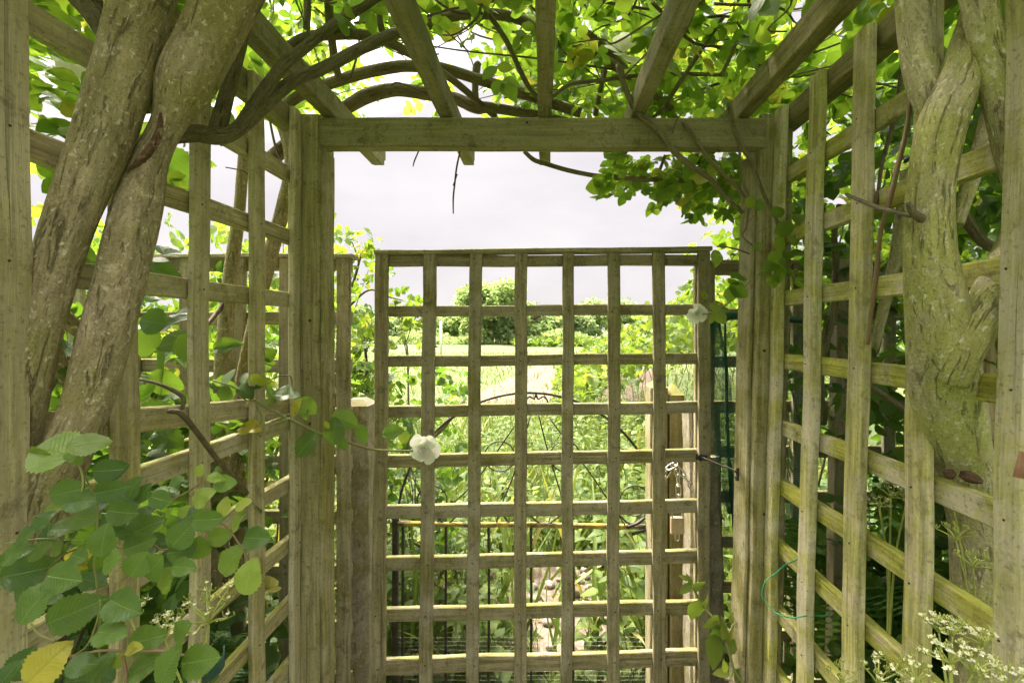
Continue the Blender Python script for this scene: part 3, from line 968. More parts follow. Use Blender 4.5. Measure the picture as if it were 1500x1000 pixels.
def fold2(u, v):
    c = 1046 + 20 * v + 8 * v * v
    return P(c + (u - .5) * (14 + 20 * math.sin(v * 3.0)) , 462 + v * 290, 1.375 + .02 * math.sin(u * 12 + v * 3))


net_sheet('sheet', fold1, 60, 120, .00055)
net_sheet('hanging_fold', fold2, 34, 120, .0006)
mb = MB()
mb.tube([P(1044, 470, 1.38), P(1062, 464, 1.385), P(1085, 462, 1.39), P(1110, 465, 1.39), P(1150, 468, 1.395), P(1200, 470, 1.395)], [.006, .012, .009, .011, .009, .006], 8, 5, .35)
mb.tube([P(1062, 470, 1.40), P(1064, 560, 1.395), P(1066, 640, 1.39), P(1072, 720, 1.39), P(1078, 800, 1.39)], [.003, .004, .005, .006, .003], 9, 6, .45)
mb.build('rolled_edge', M['net'], net)

# loose green wire on the right wall
mb = MB()
mb.tube([P(1168, 819, .945), P(1150, 827, 1.0), P(1138, 838, 1.03), P(1122, 850, 1.03), P(1116, 870, 1.03), P(1124, 884, 1.02), P(1138, 898, 1.0), P(1160, 904, .93), P(1185, 901, .93), P(1208, 901, .96), P(1218, 896, 1.0)], .0013, 6, 5)
tag(mb.build('garden_wire', M['wire']), 'thin loop of bright green wire on the trellis wall by the post', 'wire')
mb = MB()
for k in range(4):
    mb.tube([P(262 + 2 * k, 1004 + 3 * k, .80), P(290, 992 + 4 * k, .79), P(315, 978 + 4 * k, .79), P(327, 960 + 5 * k, .80), P(328, 945 + 8 * k, .81)], .0018, 5, 5)
tag(mb.build('wire_coil', plain_mat('dark_green_wire', (.02, .07, .05), .5)), 'coil of dark green wire at the foot of the trellis', 'wire')
# rusty bracket at the near slat
mb = MB()
mb.beam(P(1493, 700, .50), P(1502, 662, .50), .008, .004, (1, 0, .1), c=.001)
mb.beam(P(1493, 700, .50) + Vector((.003, .001, 0)), P(1505, 688, .50), .008, .004, (0, 1, 0), c=.001)
tag(mb.build('bracket', M['rust']), 'small rusty bracket screwed to the nearest slat', 'bracket')

# pale new stake outside the right wall, and stakes outside
mb = MB()
mb.beam(P(1462, 380, .80), P(1436, 1000, .80), .034, .02, (1, 0, 0))
tag(mb.build('garden_stake', M['fresh']), 'pale new timber stake standing behind the forked trunk', 'stake')
mb = MB()
mb.beam(P(1232, 380, 1.15), P(1222, 1000, 1.15), .032, .03, (1, 0, 0))
tag(mb.build('garden_stake', M['gate']), 'dark old timber stake behind the mossy trellis wall', 'stake')

# ================================================================== OLD CLIMBING ROSES: trunks and stems
def stem_obj(name, pts, parent, mat='stem', sides=12, n=6, bump_=.06):
    """pts: (px, py, Y, radius in photo pixels)"""
    mb = MB()
    mb.tube([P(a, b, y) for a, b, y, r in pts], [r / F * y * .97 / math.sqrt(1 + ((a - CX) / F) ** 2) for a, b, y, r in pts], sides, n, bump_)
    return mb.build(name, M[mat], parent)


ro1 = thing('climbing_rose', 'old climbing rose with two thick brown trunks crossing against the trellis', 'climbing rose', (-.56, .55, 0))
stem_obj('trunk', [(-10, 1010, .56, 40), (0, 900, .56, 40), (20, 700, .545, 38), (42, 560, .535, 39), (68, 440, .545, 41), (104, 320, .56, 43), (146, 215, .572, 49), (180, 110, .585, 50), (206, 10, .60, 50), (232, -90, .62, 52), (250, -160, .63, 50)], ro1, 'bark', 40, 14, .026)
stem_obj('trunk', [(48, 860, .55, 40), (60, 770, .545, 42), (90, 680, .545, 44), (124, 600, .556, 42), (152, 500, .575, 43), (178, 400, .592, 42), (203, 300, .605, 40), (221, 235, .61, 29), (247, 180, .615, 27), (272, 122, .615, 46), (304, 60, .62, 46), (338, -10, .62, 48), (385, -90, .63, 46)], ro1, 'bark', 40, 14, .03)
# old wound where the two trunks rub
mb = MB()
mb.tube([P(186, 252, .580), P(198, 242, .576), P(212, 230, .576), P(226, 212, .579), P(234, 190, .583), P(235, 166, .590)], [.0012, .0026, .004, .0038, .0028, .001], 22, 9, .38, freq=(5, 22))
mb.build('scar', M['scar'], ro1)
stem_obj('dead_stem', [(60, 470, .62, 14), (85, 530, .66, 15), (105, 560, .70, 15), (130, 600, .74, 14)], ro1, 'bark', 14)
stem_obj('dead_stem', [(50, 420, .66, 17), (100, 470, .69, 16), (150, 505, .72, 14)], ro1, 'bark', 14)
stem_obj('branch', [(115, -10, .66, 26), (150, 30, .67, 26), (185, 90, .68, 25), (215, 160, .69, 22)], ro1, 'stem', 16)
stem_obj('branch', [(240, 200, .70, 16), (285, 196, .72, 16), (318, 200, .735, 15), (345, 192, .75, 12), (366, 165, .78, 11), (412, 99, .82, 10), (444, 72, .845, 9), (484, 40, .87, 8.5), (540, 3, .90, 8), (600, -40, .93, 7)], ro1, 'stem', 14)
stem_obj('branch', [(318, 205, .745, 12), (350, 190, .765, 11), (383, 160, .80, 11), (428, 120, .86, 10), (476, 99, .90, 9.5), (540, 66, .97, 9), (582, 48, 1.02, 8.5), (624, 35, 1.06, 8), (660, 24, 1.08, 8), (706, 20, 1.10, 8), (760, 28, 1.12, 7.5), (810, 58, 1.16, 7.5), (860, 76, 1.18, 7.5), (892, 92, 1.2, 7), (930, 118, 1.22, 6), (985, 160, 1.25, 5)], ro1, 'stem', 14)
stem_obj('branch', [(318, 195, .76, 15), (332, 140, .77, 12), (345, 90, .76, 12), (356, 40, .75, 12), (362, -20, .75, 12)], ro1, 'stem', 14)
stem_obj('branch', [(405, 165, 1.2, 8), (440, 140, 1.22, 9), (480, 124, 1.22, 9), (530, 108, 1.22, 9), (580, 98, 1.22, 8.5), (608, 97, 1.22, 8.5), (646, 100, 1.22, 8.5), (700, 116, 1.24, 8), (780, 142, 1.27, 8), (850, 166, 1.30, 7)], ro1, 'stem', 12)
stem_obj('branch', [(395, 235, 1.24, 12), (430, 205, 1.26, 12), (470, 180, 1.27, 11), (510, 156, 1.28, 11), (540, 140, 1.28, 11), (580, 132, 1.28, 10), (628, 138, 1.28, 10), (664, 144, 1.28, 9), (697, 157, 1.28, 10), (720, 158, 1.28, 8), (780, 168, 1.28, 7), (830, 178, 1.3, 6)], ro1, 'stem', 12)
stem_obj('branch', [(420, 70, 1.1, 8), (450, 55, 1.1, 9), (492, 50, 1.1, 9), (530, 51, 1.1, 8.5), (560, 58, 1.12, 8), (600, 78, 1.15, 7), (660, 115, 1.2, 5.5), (726, 172, 1.3, 4.5)], ro1, 'stem', 12)
stem_obj('branch', [(480, -20, 1.05, 7), (483, 32, 1.08, 7), (489, 80, 1.12, 6.5), (496, 114, 1.2, 6)], ro1, 'stem', 10)
stem_obj('branch', [(560, 46, 1.1, 5), (556, 28, 1.1, 5), (555, 0, 1.1, 5), (550, -30, 1.1, 5)], ro1, 'stem', 10)
stem_obj('branch', [(449, 42, 1.05, 6), (450, 0, 1.05, 6), (440, -30, 1.05, 6)], ro1, 'stem', 10)
stem_obj('stub', [(697, 155, 1.275, 6), (696, 130, 1.275, 5), (698, 100, 1.27, 6), (702, 92, 1.27, 4)], ro1, 'stem', 10)

ro2 = thing('climbing_rose', 'old climbing rose with a pale green mossy forked trunk at the right wall', 'climbing rose', (.6, .68, 0))
stem_obj('trunk', [(1425, 1200, .70, 40), (1426, 1000, .695, 40), (1428, 850, .69, 40), (1424, 760, .685, 42), (1412, 690, .672, 48), (1395, 620, .650, 56), (1384, 560, .632, 59), (1379, 500, .612, 57), (1371, 440, .598, 51), (1362, 370, .59, 43), (1361, 300, .585, 39), (1368, 240, .578, 39), (1380, 180, .575, 41), (1400, 130, .578, 37), (1412, 85, .585, 33), (1432, 20, .60, 30), (1450, -60, .62, 28)], ro2, 'mossbark', 40, 12, .018)
stem_obj('branch', [(1386, 200, .60, 26), (1366, 150, .605, 29), (1350, 100, .612, 30), (1342, 40, .62, 30), (1338, -40, .63, 30)], ro2, 'mossbark', 26, 10, .05)
stem_obj('branch', [(1392, 560, .60, 30), (1416, 500, .585, 36), (1443, 450, .585, 36), (1465, 400, .60, 32), (1482, 350, .62, 24), (1498, 290, .64, 20), (1530, 200, .66, 18)], ro2, 'mossbark', 26, 8, .02)
stem_obj('branch', [(1418, -60, .56, 30), (1432, 0, .56, 29), (1446, 70, .562, 28), (1463, 150, .565, 27), (1480, 240, .57, 22), (1497, 300, .58, 18)], ro2, 'mossbark', 26, 9, .05)
stem_obj('branch', [(1405, 330, .64, 8), (1412, 300, .65, 12), (1424, 255, .66, 17), (1440, 215, .67, 18), (1452, 165, .67, 16), (1462, 110, .67, 14)], ro2, 'mossbark', 16, 8, .05)
stem_obj('branch', [(1403, 300, .70, 10), (1418, 325, .70, 10), (1436, 350, .70, 10), (1458, 362, .70, 10), (1478, 345, .69, 9)], ro2, 'stem', 14, 6, .05)
stem_obj('stub', [(1352, 322, .575, 9), (1338, 312, .565, 7), (1330, 298, .56, 5)], ro2, 'stem', 12)
stem_obj('stub', [(1345, 318, .57, 4), (1315, 312, .60, 4), (1275, 300, .72, 4), (1240, 285, .8, 3)], ro2, 'twig', 8)
# scar and dead wood at the foot of the trunk where it sits on the rail
mb = MB()
mb.tube([P(1405, 694, .625), P(1416, 698, .62), P(1428, 702, .617), P(1440, 706, .612)], [.003, .006, .005, .002], 12, 6, .35)
mb.tube([P(1398, 690, .63), P(1390, 694, .632), P(1382, 694, .635)], [.003, .006, .003], 8, 4, .2)
mb.build('scar', M['scar'], ro2)
stem_obj('vine', [(1322, 95, .80, 4), (1316, 140, .80, 4), (1306, 190, .80, 4), (1292, 240, .79, 3.5), (1284, 300, .78, 3)], ro2, 'twig', 8)
stem_obj('vine', [(1334, 140, .70, 4.5), (1328, 190, .70, 4.5), (1316, 240, .70, 4.5), (1304, 290, .70, 5), (1290, 340, .71, 4), (1284, 400, .72, 4), (1276, 460, .73, 4), (1271, 505, .735, 3)], ro2, 'red', 8)
stem_obj('vine', [(1230, 300, .98, 5), (1222, 345, .98, 5), (1225, 400, 1.0, 5), (1222, 450, 1.0, 6), (1206, 520, 1.0, 6), (1203, 570, 1.0, 5), (1205, 620, 1.02, 7)], ro2, 'stem', 10)
stem_obj('vine', [(1330, 250, .80, 12), (1318, 350, .82, 12), (1300, 430, .84, 10), (1280, 510, .86, 8)], ro2, 'mossbark', 12)
stem_obj('vine', [(1265, 560, .86, 5), (1300, 582, .84, 5), (1338, 608, .80, 5)], ro2, 'stem', 8)

# stems outside the left wall
sh1 = thing('garden_shrub', 'tall bare-stemmed shrub behind the left trellis and low capped fence', 'shrub', (-.85, 1.15, 0))
stem_obj('trunk', [(318, 900, 1.12, 17), (322, 640, 1.12, 16), (328, 520, 1.12, 14), (338, 400, 1.13, 12), (350, 310, 1.14, 10), (358, 220, 1.15, 9), (372, 120, 1.15, 8)], sh1, 'bark', 14)
stem_obj('trunk', [(346, 900, 1.17, 11), (350, 620, 1.17, 11), (360, 520, 1.18, 9), (385, 420, 1.19, 11), (398, 365, 1.2, 12), (416, 300, 1.2, 11), (425, 230, 1.22, 9), (400, 150, 1.24, 7)], sh1, 'bark', 14)
stem_obj('branch', [(300, 480, 1.05, 3), (320, 455, 1.1, 4), (338, 430, 1.13, 4)], sh1, 'twig', 8)
for pts in ([(418, 250, 1.22, 2.2), (405, 220, 1.23, 2.2), (396, 180, 1.24, 2), (392, 150, 1.24, 1.5)], [(408, 215, 1.23, 2), (416, 206, 1.23, 2), (424, 204, 1.23, 1.8)], [(330, 245, 1.0, 1), (355, 250, 1.02, 1.2), (362, 255, 1.05, 1.2)]):
    stem_obj('twig', pts, sh1, 'twig', 6)
stem_obj('dead_stick', [(205, 555, .70, 3), (240, 565, .68, 3.5), (268, 582, .68, 4), (266, 600, .68, 3)], sh1, 'twig', 8)
stem_obj('dead_stick', [(248, 602, .70, 5), (266, 606, .695, 5.5), (290, 635, .72, 5), (318, 672, .76, 4.5), (345, 702, .80, 4), (362, 722, .84, 3)], sh1, 'twig', 8)

# ================================================================== CANOPY of rose leaves over the pergola
def reject(n, fn, gen):
    r = []
    while len(r) < n:
        q = gen()
        if rng.random() < fn(*q): r.append(q)
    return np.array(r)


def canopy_density(x, y, z):
    h = z - EYE
    px, py = CX + F * x / y, CY - F * h / y
    g = .5 + .5 * math.sin(x * 9 + 2.0) * math.sin(y * 8 + 1) 
    if py > 172: return 0
    if -.72 < x < -.14 and y > 1.02 and py > 18: return .03 if 500 < px < 740 else .25
    if x < -.72: return .35
    if x > .62: return .6 * g + .2
    return .35 + .65 * g


def gen_can(): return (rng.uniform(-1.0, 1.15), rng.uniform(.25, 2.1), EYE + rng.uniform(.57, 1.0) + (rng.random() < .3) * rng.uniform(0, .3))


def gen_over(): return (rng.uniform(-1.3, 1.3), rng.uniform(-1.6, .6), EYE + rng.uniform(.62, .95))


pts = reject(3900, canopy_density, gen_can)
left = pts[pts[:, 0] < -.05]; right = pts[pts[:, 0] >= -.05]
cloud('foliage', 'rose', left, (.07, .125), M['rose'], ro1, up=.9, yellow=.05, comp=2)
cloud('foliage', 'rose', right, (.07, .12), M['rose'], ro2, up=.9, yellow=.05, comp=2)
pts = reject(70, lambda x, y, z: .8, gen_over)
cloud('foliage_behind', 'rose', pts, (.07, .12), M['rose'], ro2, up=1.2, yellow=.05, comp=2)
# under the beam at the right corner
def gen_corner():
    px, py = rng.uniform(880, 1105), rng.uniform(222, 318)
    return (px, py, rng.uniform(1.22, 1.6))


def dens_corner(px, py, y):
    lim = 232 + (px - 880) * .40 + 12 * math.sin(px * .07)
    return 1.0 if py < min(lim + 15, 306) else 0


q = reject(150, dens_corner, gen_corner)
cloud('foliage', 'rose', [P(*a) for a in q], (.07, .12), M['rose'], ro2, up=.5, yellow=.06, comp=2, droop=.5)


def bez_twig(mb, a, b, sag, r0, r1, sides=5):
    a, b = Vector(a), Vector(b)
    m1 = a.lerp(b, .33) + Vector(rng.normal(0, sag, 3)); m2 = a.lerp(b, .66) + Vector(rng.normal(0, sag, 3))
    mb.tube([a, m1, m2, b], [r0, r0 * .8 + r1 * .2, r0 * .4 + r1 * .6, r1], sides, 4)


mb = MB()
for i in range(150):
    x, y = rng.uniform(-.15, .9), rng.uniform(.75, 1.9)
    a = (x, y, EYE + max(.56, .48 * y) + rng.uniform(.0, .3))
    d = rng.normal(0, .22, 3); d[2] *= .35
    bez_twig(mb, a, Vector((a[0] + d[0], a[1] + d[1], max(a[2] + d[2], EYE + max(.56, .48 * (a[1] + d[1]))))), .02, rng.uniform(.0016, .0042), .0012)
mb.build('twigs', M['twig'], ro2)
mb = MB()
for i in range(45):
    x, y = rng.uniform(-.8, -.1), rng.uniform(.75, 1.35)
    a = (x, y, EYE + max(.57, .48 * y) + rng.uniform(0, .25))
    d = rng.normal(0, .16, 3); d[2] *= .35
    bez_twig(mb, a, Vector((a[0] + d[0], a[1] + d[1], max(a[2] + d[2], EYE + max(.56, .48 * (a[1] + d[1]))))), .02, rng.uniform(.0014, .003), .001)
mb.build('twigs', M['twig'], ro1)
for pts in ([(812, 18, 1.2, 5), (850, 42, 1.22, 5.5), (885, 70, 1.25, 6), (922, 110, 1.28, 6), (945, 140, 1.3, 5), (985, 170, 1.33, 5), (1010, 190, 1.35, 4)],
            [(700, -10, 1.0, 4), (716, 20, 1.0, 4), (745, 66, 1.02, 4), (762, 104, 1.05, 4), (780, 135, 1.08, 3.5), (800, 146, 1.09, 3), (835, 124, 1.1, 3), (880, 118, 1.1, 3), (925, 112, 1.12, 3), (985, 108, 1.15, 3), (1060, 110, 1.2, 3)],
            [(905, 95, 1.1, 4.5), (920, 140, 1.09, 4.5), (935, 165, 1.085, 5), (960, 188, 1.083, 5), (985, 220, 1.085, 4.5), (1012, 243, 1.09, 4.5), (1040, 262, 1.1, 4), (1060, 285, 1.1, 3.5), (1088, 312, 1.105, 3)],
            [(888, 95, 1.3, 4), (880, 130, 1.3, 4), (872, 170, 1.32, 4)],
            [(1060, 25, 1.1, 3.5), (1030, 70, 1.12, 3.5), (1000, 115, 1.14, 3.5), (972, 158, 1.16, 3), (950, 178, 1.18, 2.5)],
            [(1080, 60, 1.05, 3), (1062, 100, 1.08, 3), (1055, 110, 1.1, 3)],
            [(768, 222, 1.24, 3), (782, 234, 1.24, 3.5), (800, 240, 1.24, 3.5), (830, 249, 1.25, 3.5), (870, 257, 1.25, 3.5), (900, 260, 1.25, 4), (940, 263, 1.26, 4), (975, 263, 1.27, 4), (1016, 266, 1.28, 3.5)],
            [(960, 262, 1.26, 3), (968, 245, 1.26, 2.5), (974, 228, 1.27, 2.5)],
            [(1000, 178, 1.09, 3.5), (1016, 200, 1.085, 3.5), (1038, 232, 1.085, 3.5), (1060, 256, 1.085, 3), (1078, 272, 1.085, 3), (1092, 290, 1.08, 2.5)],
            [(1068, 150, 1.04, 4), (1074, 185, 1.06, 4), (1083, 207, 1.065, 4.5), (1096, 230, 1.065, 3.5), (1108, 258, 1.065, 3.5), (1120, 288, 1.06, 3), (1134, 314, 1.05, 3), (1142, 340, 1.04, 2.5)],
            [(1082, 210, 1.07, 2), (1085, 240, 1.07, 2), (1090, 270, 1.07, 2), (1096, 290, 1.07, 2), (1094, 330, 1.07, 1.5), (1088, 345, 1.07, 1.5), (1102, 360, 1.07, 1.5)]):
    stem_obj('branch', pts, ro2, 'stem', 9)
for pts in ([(674, 222, 1.15, 1.6), (669, 245, 1.15, 1.6), (666, 270, 1.15, 1.5), (664, 290, 1.15, 1.4), (664, 313, 1.15, 1.0)], [(664, 272, 1.15, 1.2), (670, 255, 1.15, .8)], [(613, 222, 1.15, 1.2), (607, 236, 1.15, 1.2), (605, 244, 1.15, .8)],
            [(985, 195, 1.08, 1.5), (990, 178, 1.08, 1.2), (1000, 165, 1.08, 1)]):
    stem_obj('twig', pts, ro1, 'twig', 6)

# ---- leafy shoots on the right post
def leaves_px(name, rows, mat, parent, kind='fine', Y=1.0, jit=.35):
    """rows: (px, py centre, length px, angle deg, yellow, shade[, Y])"""
    Pp, T, N, S, tn, asp = [], [], [], [], [], []
    for r in rows:
        px, py, L, ang, yl, sh = r[:6]
        y = r[6] if len(r) > 6 else Y + rng.normal(0, .012)
        l = L / F * y
        t = Vector((math.cos(R(ang)), rng.normal(0, jit * .8), math.sin(R(ang)))).normalized()
        Pp.append(P(px, py, y) - t * l * .5)
        T.append(t)
        N.append((rng.normal(0, jit * 1.3), -1, rng.normal(.5, jit * 1.5)))
        S.append(l)
        tn.append((sh, yl, rng.random(), 1))
        asp.append(rng.uniform(.86, 1.12) * (r[7] if len(r) > 7 else 1))
    return leaf_mesh(name, kind, Pp, T, N, S, tn, mat, parent, aspect=asp, curlv=rng.uniform(.2, 1.6, len(S)))


rows = [(1150, 335, 30, 20, 0, .3), (1175, 320, 32, 40, 0, .5), (1188, 348, 26, -30, 0, .2), (1165, 352, 24, 5, 0, .2), (1143, 358, 26, -80, 0, .6), (1110, 360, 16, 80, .1, .8), (1135, 378, 26, 20, 0, .3), (1150, 390, 28, -20, 0, .5),
        (1128, 390, 24, 30, 0, .6), (1142, 402, 28, -60, 0, .2), (1120, 398, 20, 180, 0, .3), (1155, 372, 24, 60, 0, .4), (1170, 370, 26, 10, 0, .2), (1132, 412, 20, -80, 0, .3), (1084, 405, 30, 10, 0, .1), (1083, 425, 32, -20, 0, .05),
        (1070, 430, 24, 70, 0, .6), (1075, 412, 22, 40, 0, .3), (1190, 365, 24, -60, 0, .3), (1160, 400, 20, -40, 0, .3), (1100, 295, 22, 60, .1, .9), (1112, 300, 18, 100, 0, .8), (1140, 310, 24, 30, 0, .7), (1160, 300, 26, 70, 0, .8), (1200, 330, 24, 30, 0, .5), (1210, 350, 24, -20, 0, .4), (1182, 385, 22, -70, 0, .4),
        (1050, 378, 20, -85, 0, .4), (1075, 373, 9, 10, 0, .1)]
leaves_px('shoot_leaves', rows, M['rose'], ro2, Y=1.03)

# ---- blooms
def bloom(parent, c, size, facing, seed=0, name='bloom', n=16):
    r = np.random.default_rng(seed)
    fz = Vector(facing).normalized(); ax = fz.orthogonal().normalized(); bx = fz.cross(ax)
    Pp, T, N, S, tn, asp = [], [], [], [], [], []
    for k in range(n):
        a = k * 2.39996 + r.normal(0, .25)
        t = 1 - k / (n - 1)
        rad = Vector(ax) * math.cos(a) + Vector(bx) * math.sin(a)
        op = .42 + 1.08 * t ** 1.2
        Pp.append(Vector(c) + rad * size * (.02 + .05 * t) - fz * size * .22 * t)
        T.append(rad * math.sin(op) + fz * math.cos(op) + Vector(r.normal(0, .2, 3)))
        N.append(fz * math.sin(op) - rad * math.cos(op) + Vector(r.normal(0, .12, 3)))
        S.append(size * (.30 + .20 * t) * r.uniform(.85, 1.15)); tn.append((r.random(), 0, r.random(), 1)); asp.append(r.uniform(.9, 1.15))
    return leaf_mesh(name, 'petal', Pp, T, N, S, tn, M['petal'], parent, aspect=asp, curlv=r.uniform(.5, 2.2, n))


def sepals(parent, c, size, facing, seed=0):
    r = np.random.default_rng(seed)
    fz = Vector(facing).normalized(); ax = fz.orthogonal().normalized(); bx = fz.cross(ax)
    Pp, T, N, S = [], [], [], []
    for k in range(5):
        a = k * 1.2566
        rad = Vector(ax) * math.cos(a) + Vector(bx) * math.sin(a)
        Pp.append(Vector(c) - fz * size * .2); T.append(rad + fz * .1); N.append(fz - rad * .1); S.append(size * .36)
    return leaf_mesh('sepals', 'nettle', Pp, T, N, S, tints(5, 0), M['rose'], parent, aspect=np.full(5, .6))


fs = thing('rose_shoot', 'thin rose shoot with one white bloom and yellowing leaves in front of the lattice gate', 'rose shoot', tuple(P(430, 600, .95)))
stem_obj('stem', [(312, 557, .90, 1.6), (345, 568, .92, 2.2), (370, 585, .93, 2.6), (410, 607, .95, 2.6), (440, 622, .98, 2.4), (470, 636, 1.02, 2.2), (510, 648, 1.1, 2), (545, 658, 1.18, 1.8), (580, 660, 1.22, 1.8), (606, 660, 1.25, 1.8)], fs, 'shoot', 7)
stem_obj('twig', [(345, 568, .92, 1.4), (360, 586, .92, 1.4), (376, 584, .92, 1.2)], fs, 'shoot', 6)
stem_obj('twig', [(376, 596, .93, 1.4), (383, 610, .92, 1.4), (380, 625, .92, 1.4), (378, 638, .92, 1)], fs, 'shoot', 6)
stem_obj('twig', [(385, 560, .93, 1.2), (395, 578, .93, 1.4), (402, 594, .93, 1.2)], fs, 'shoot', 6)
stem_obj('twig', [(395, 556, .96, 1), (412, 550, .97, 1), (426, 552, .97, 1), (428, 572, .97, .8)], fs, 'twig', 6)
stem_obj('twig', [(394, 625, .95, 1.2), (412, 617, .95, 1.4), (426, 612, .95, 1.2)], fs, 'shoot', 6)
leaves_px('foliage', [(381, 557, 30, -30, .45, .9, .92), (365, 625, 32, 5, .9, .9, .91), (433, 596, 30, 65, .85, .9, .94), (418, 575, 36, 10, 0, .4, .95), (450, 594, 30, -45, 0, .5, .95), (449, 650, 42, 55, 0, .1, .97), (490, 632, 40, 80, 0, .2, 1.0), (505, 615, 40, -20, 0, .6, 1.03), (530, 635, 30, -60, 0, .7, 1.05), (502, 650, 20, -50, 0, .5, 1.02),
                       (575, 632, 30, 15, 0, .8, 1.2), (592, 640, 22, -70, .2, .9, 1.22), (478, 622, 14, 140, .4, .9, .99), (446, 606, 16, -70, 0, .8, .95), (398, 586, 14, -60, 0, .8, .93)], M['front'], fs)
bloom(fs, P(621, 656, 1.25),   .076, (-.1, -1, .12), 3, n=30)
sepals(fs, P(621, 656, 1.27), .08, (-.1, -1, .12))

fs = thing('rose_shoot', 'hanging rose shoot with a small white bloom at the gate corner by the netting', 'rose shoot', tuple(P(1060, 420, 1.15)))
stem_obj('stem', [(1098, 372, 1.06, 1.4), (1082, 366, 1.07, 1.4), (1065, 362, 1.08, 1.3), (1050, 361, 1.1, 1)], fs, 'twig', 6)
stem_obj('stem', [(1100, 410, 1.06, 1.6), (1082, 430, 1.08, 1.6), (1064, 446, 1.12, 1.6), (1046, 456, 1.2, 1.8), (1030, 460, 1.25, 1.8)], fs, 'shoot', 6)
stem_obj('stem', [(1046, 456, 1.2, 1.4), (1038, 440, 1.2, 1.2), (1030, 428, 1.2, 1)], fs, 'shoot', 6)
leaves_px('foliage', [(1050, 378, 26, -85, 0, .5, 1.1), (1032, 432, 14, 110, .2, .9, 1.2), (1050, 448, 22, 70, .2, .9, 1.16), (1056, 466, 20, -60, .2, .8, 1.15), (1044, 466, 18, -100, .2, .9, 1.18), (1062, 452, 18, 20, .1, .8, 1.14)], M['front'], fs)
bloom(fs, P(1022, 459, 1.27), .053, (-.3, -1, .1), 9, n=24)

fb = bloom(ro1, P(104, 108, .80), .095, (.2, .2, .9), 5, n=14)
sepals(ro1, P(86, 98, .80), .07, (.2, .2, -.9), 5)
bloom(ro2, P(912, 68, 1.10), .08, (.1, -.2, 1), 7, n=12)

# ================================================================== FOREGROUND ROSE SPRAY (left)
fg = thing('rose_spray', 'leafy rose spray with rounded serrated leaves filling the near corner', 'rose spray', tuple(P(120, 900, .42)))
def c3(x, y, L, a, yl=0, sh=.4, dy=0, asp=1): return (x / 2.942, 660 + y / 2.942, L / 2.942 * 1.0, a, yl, sh, .43 + dy + rng.normal(0, .012), asp)


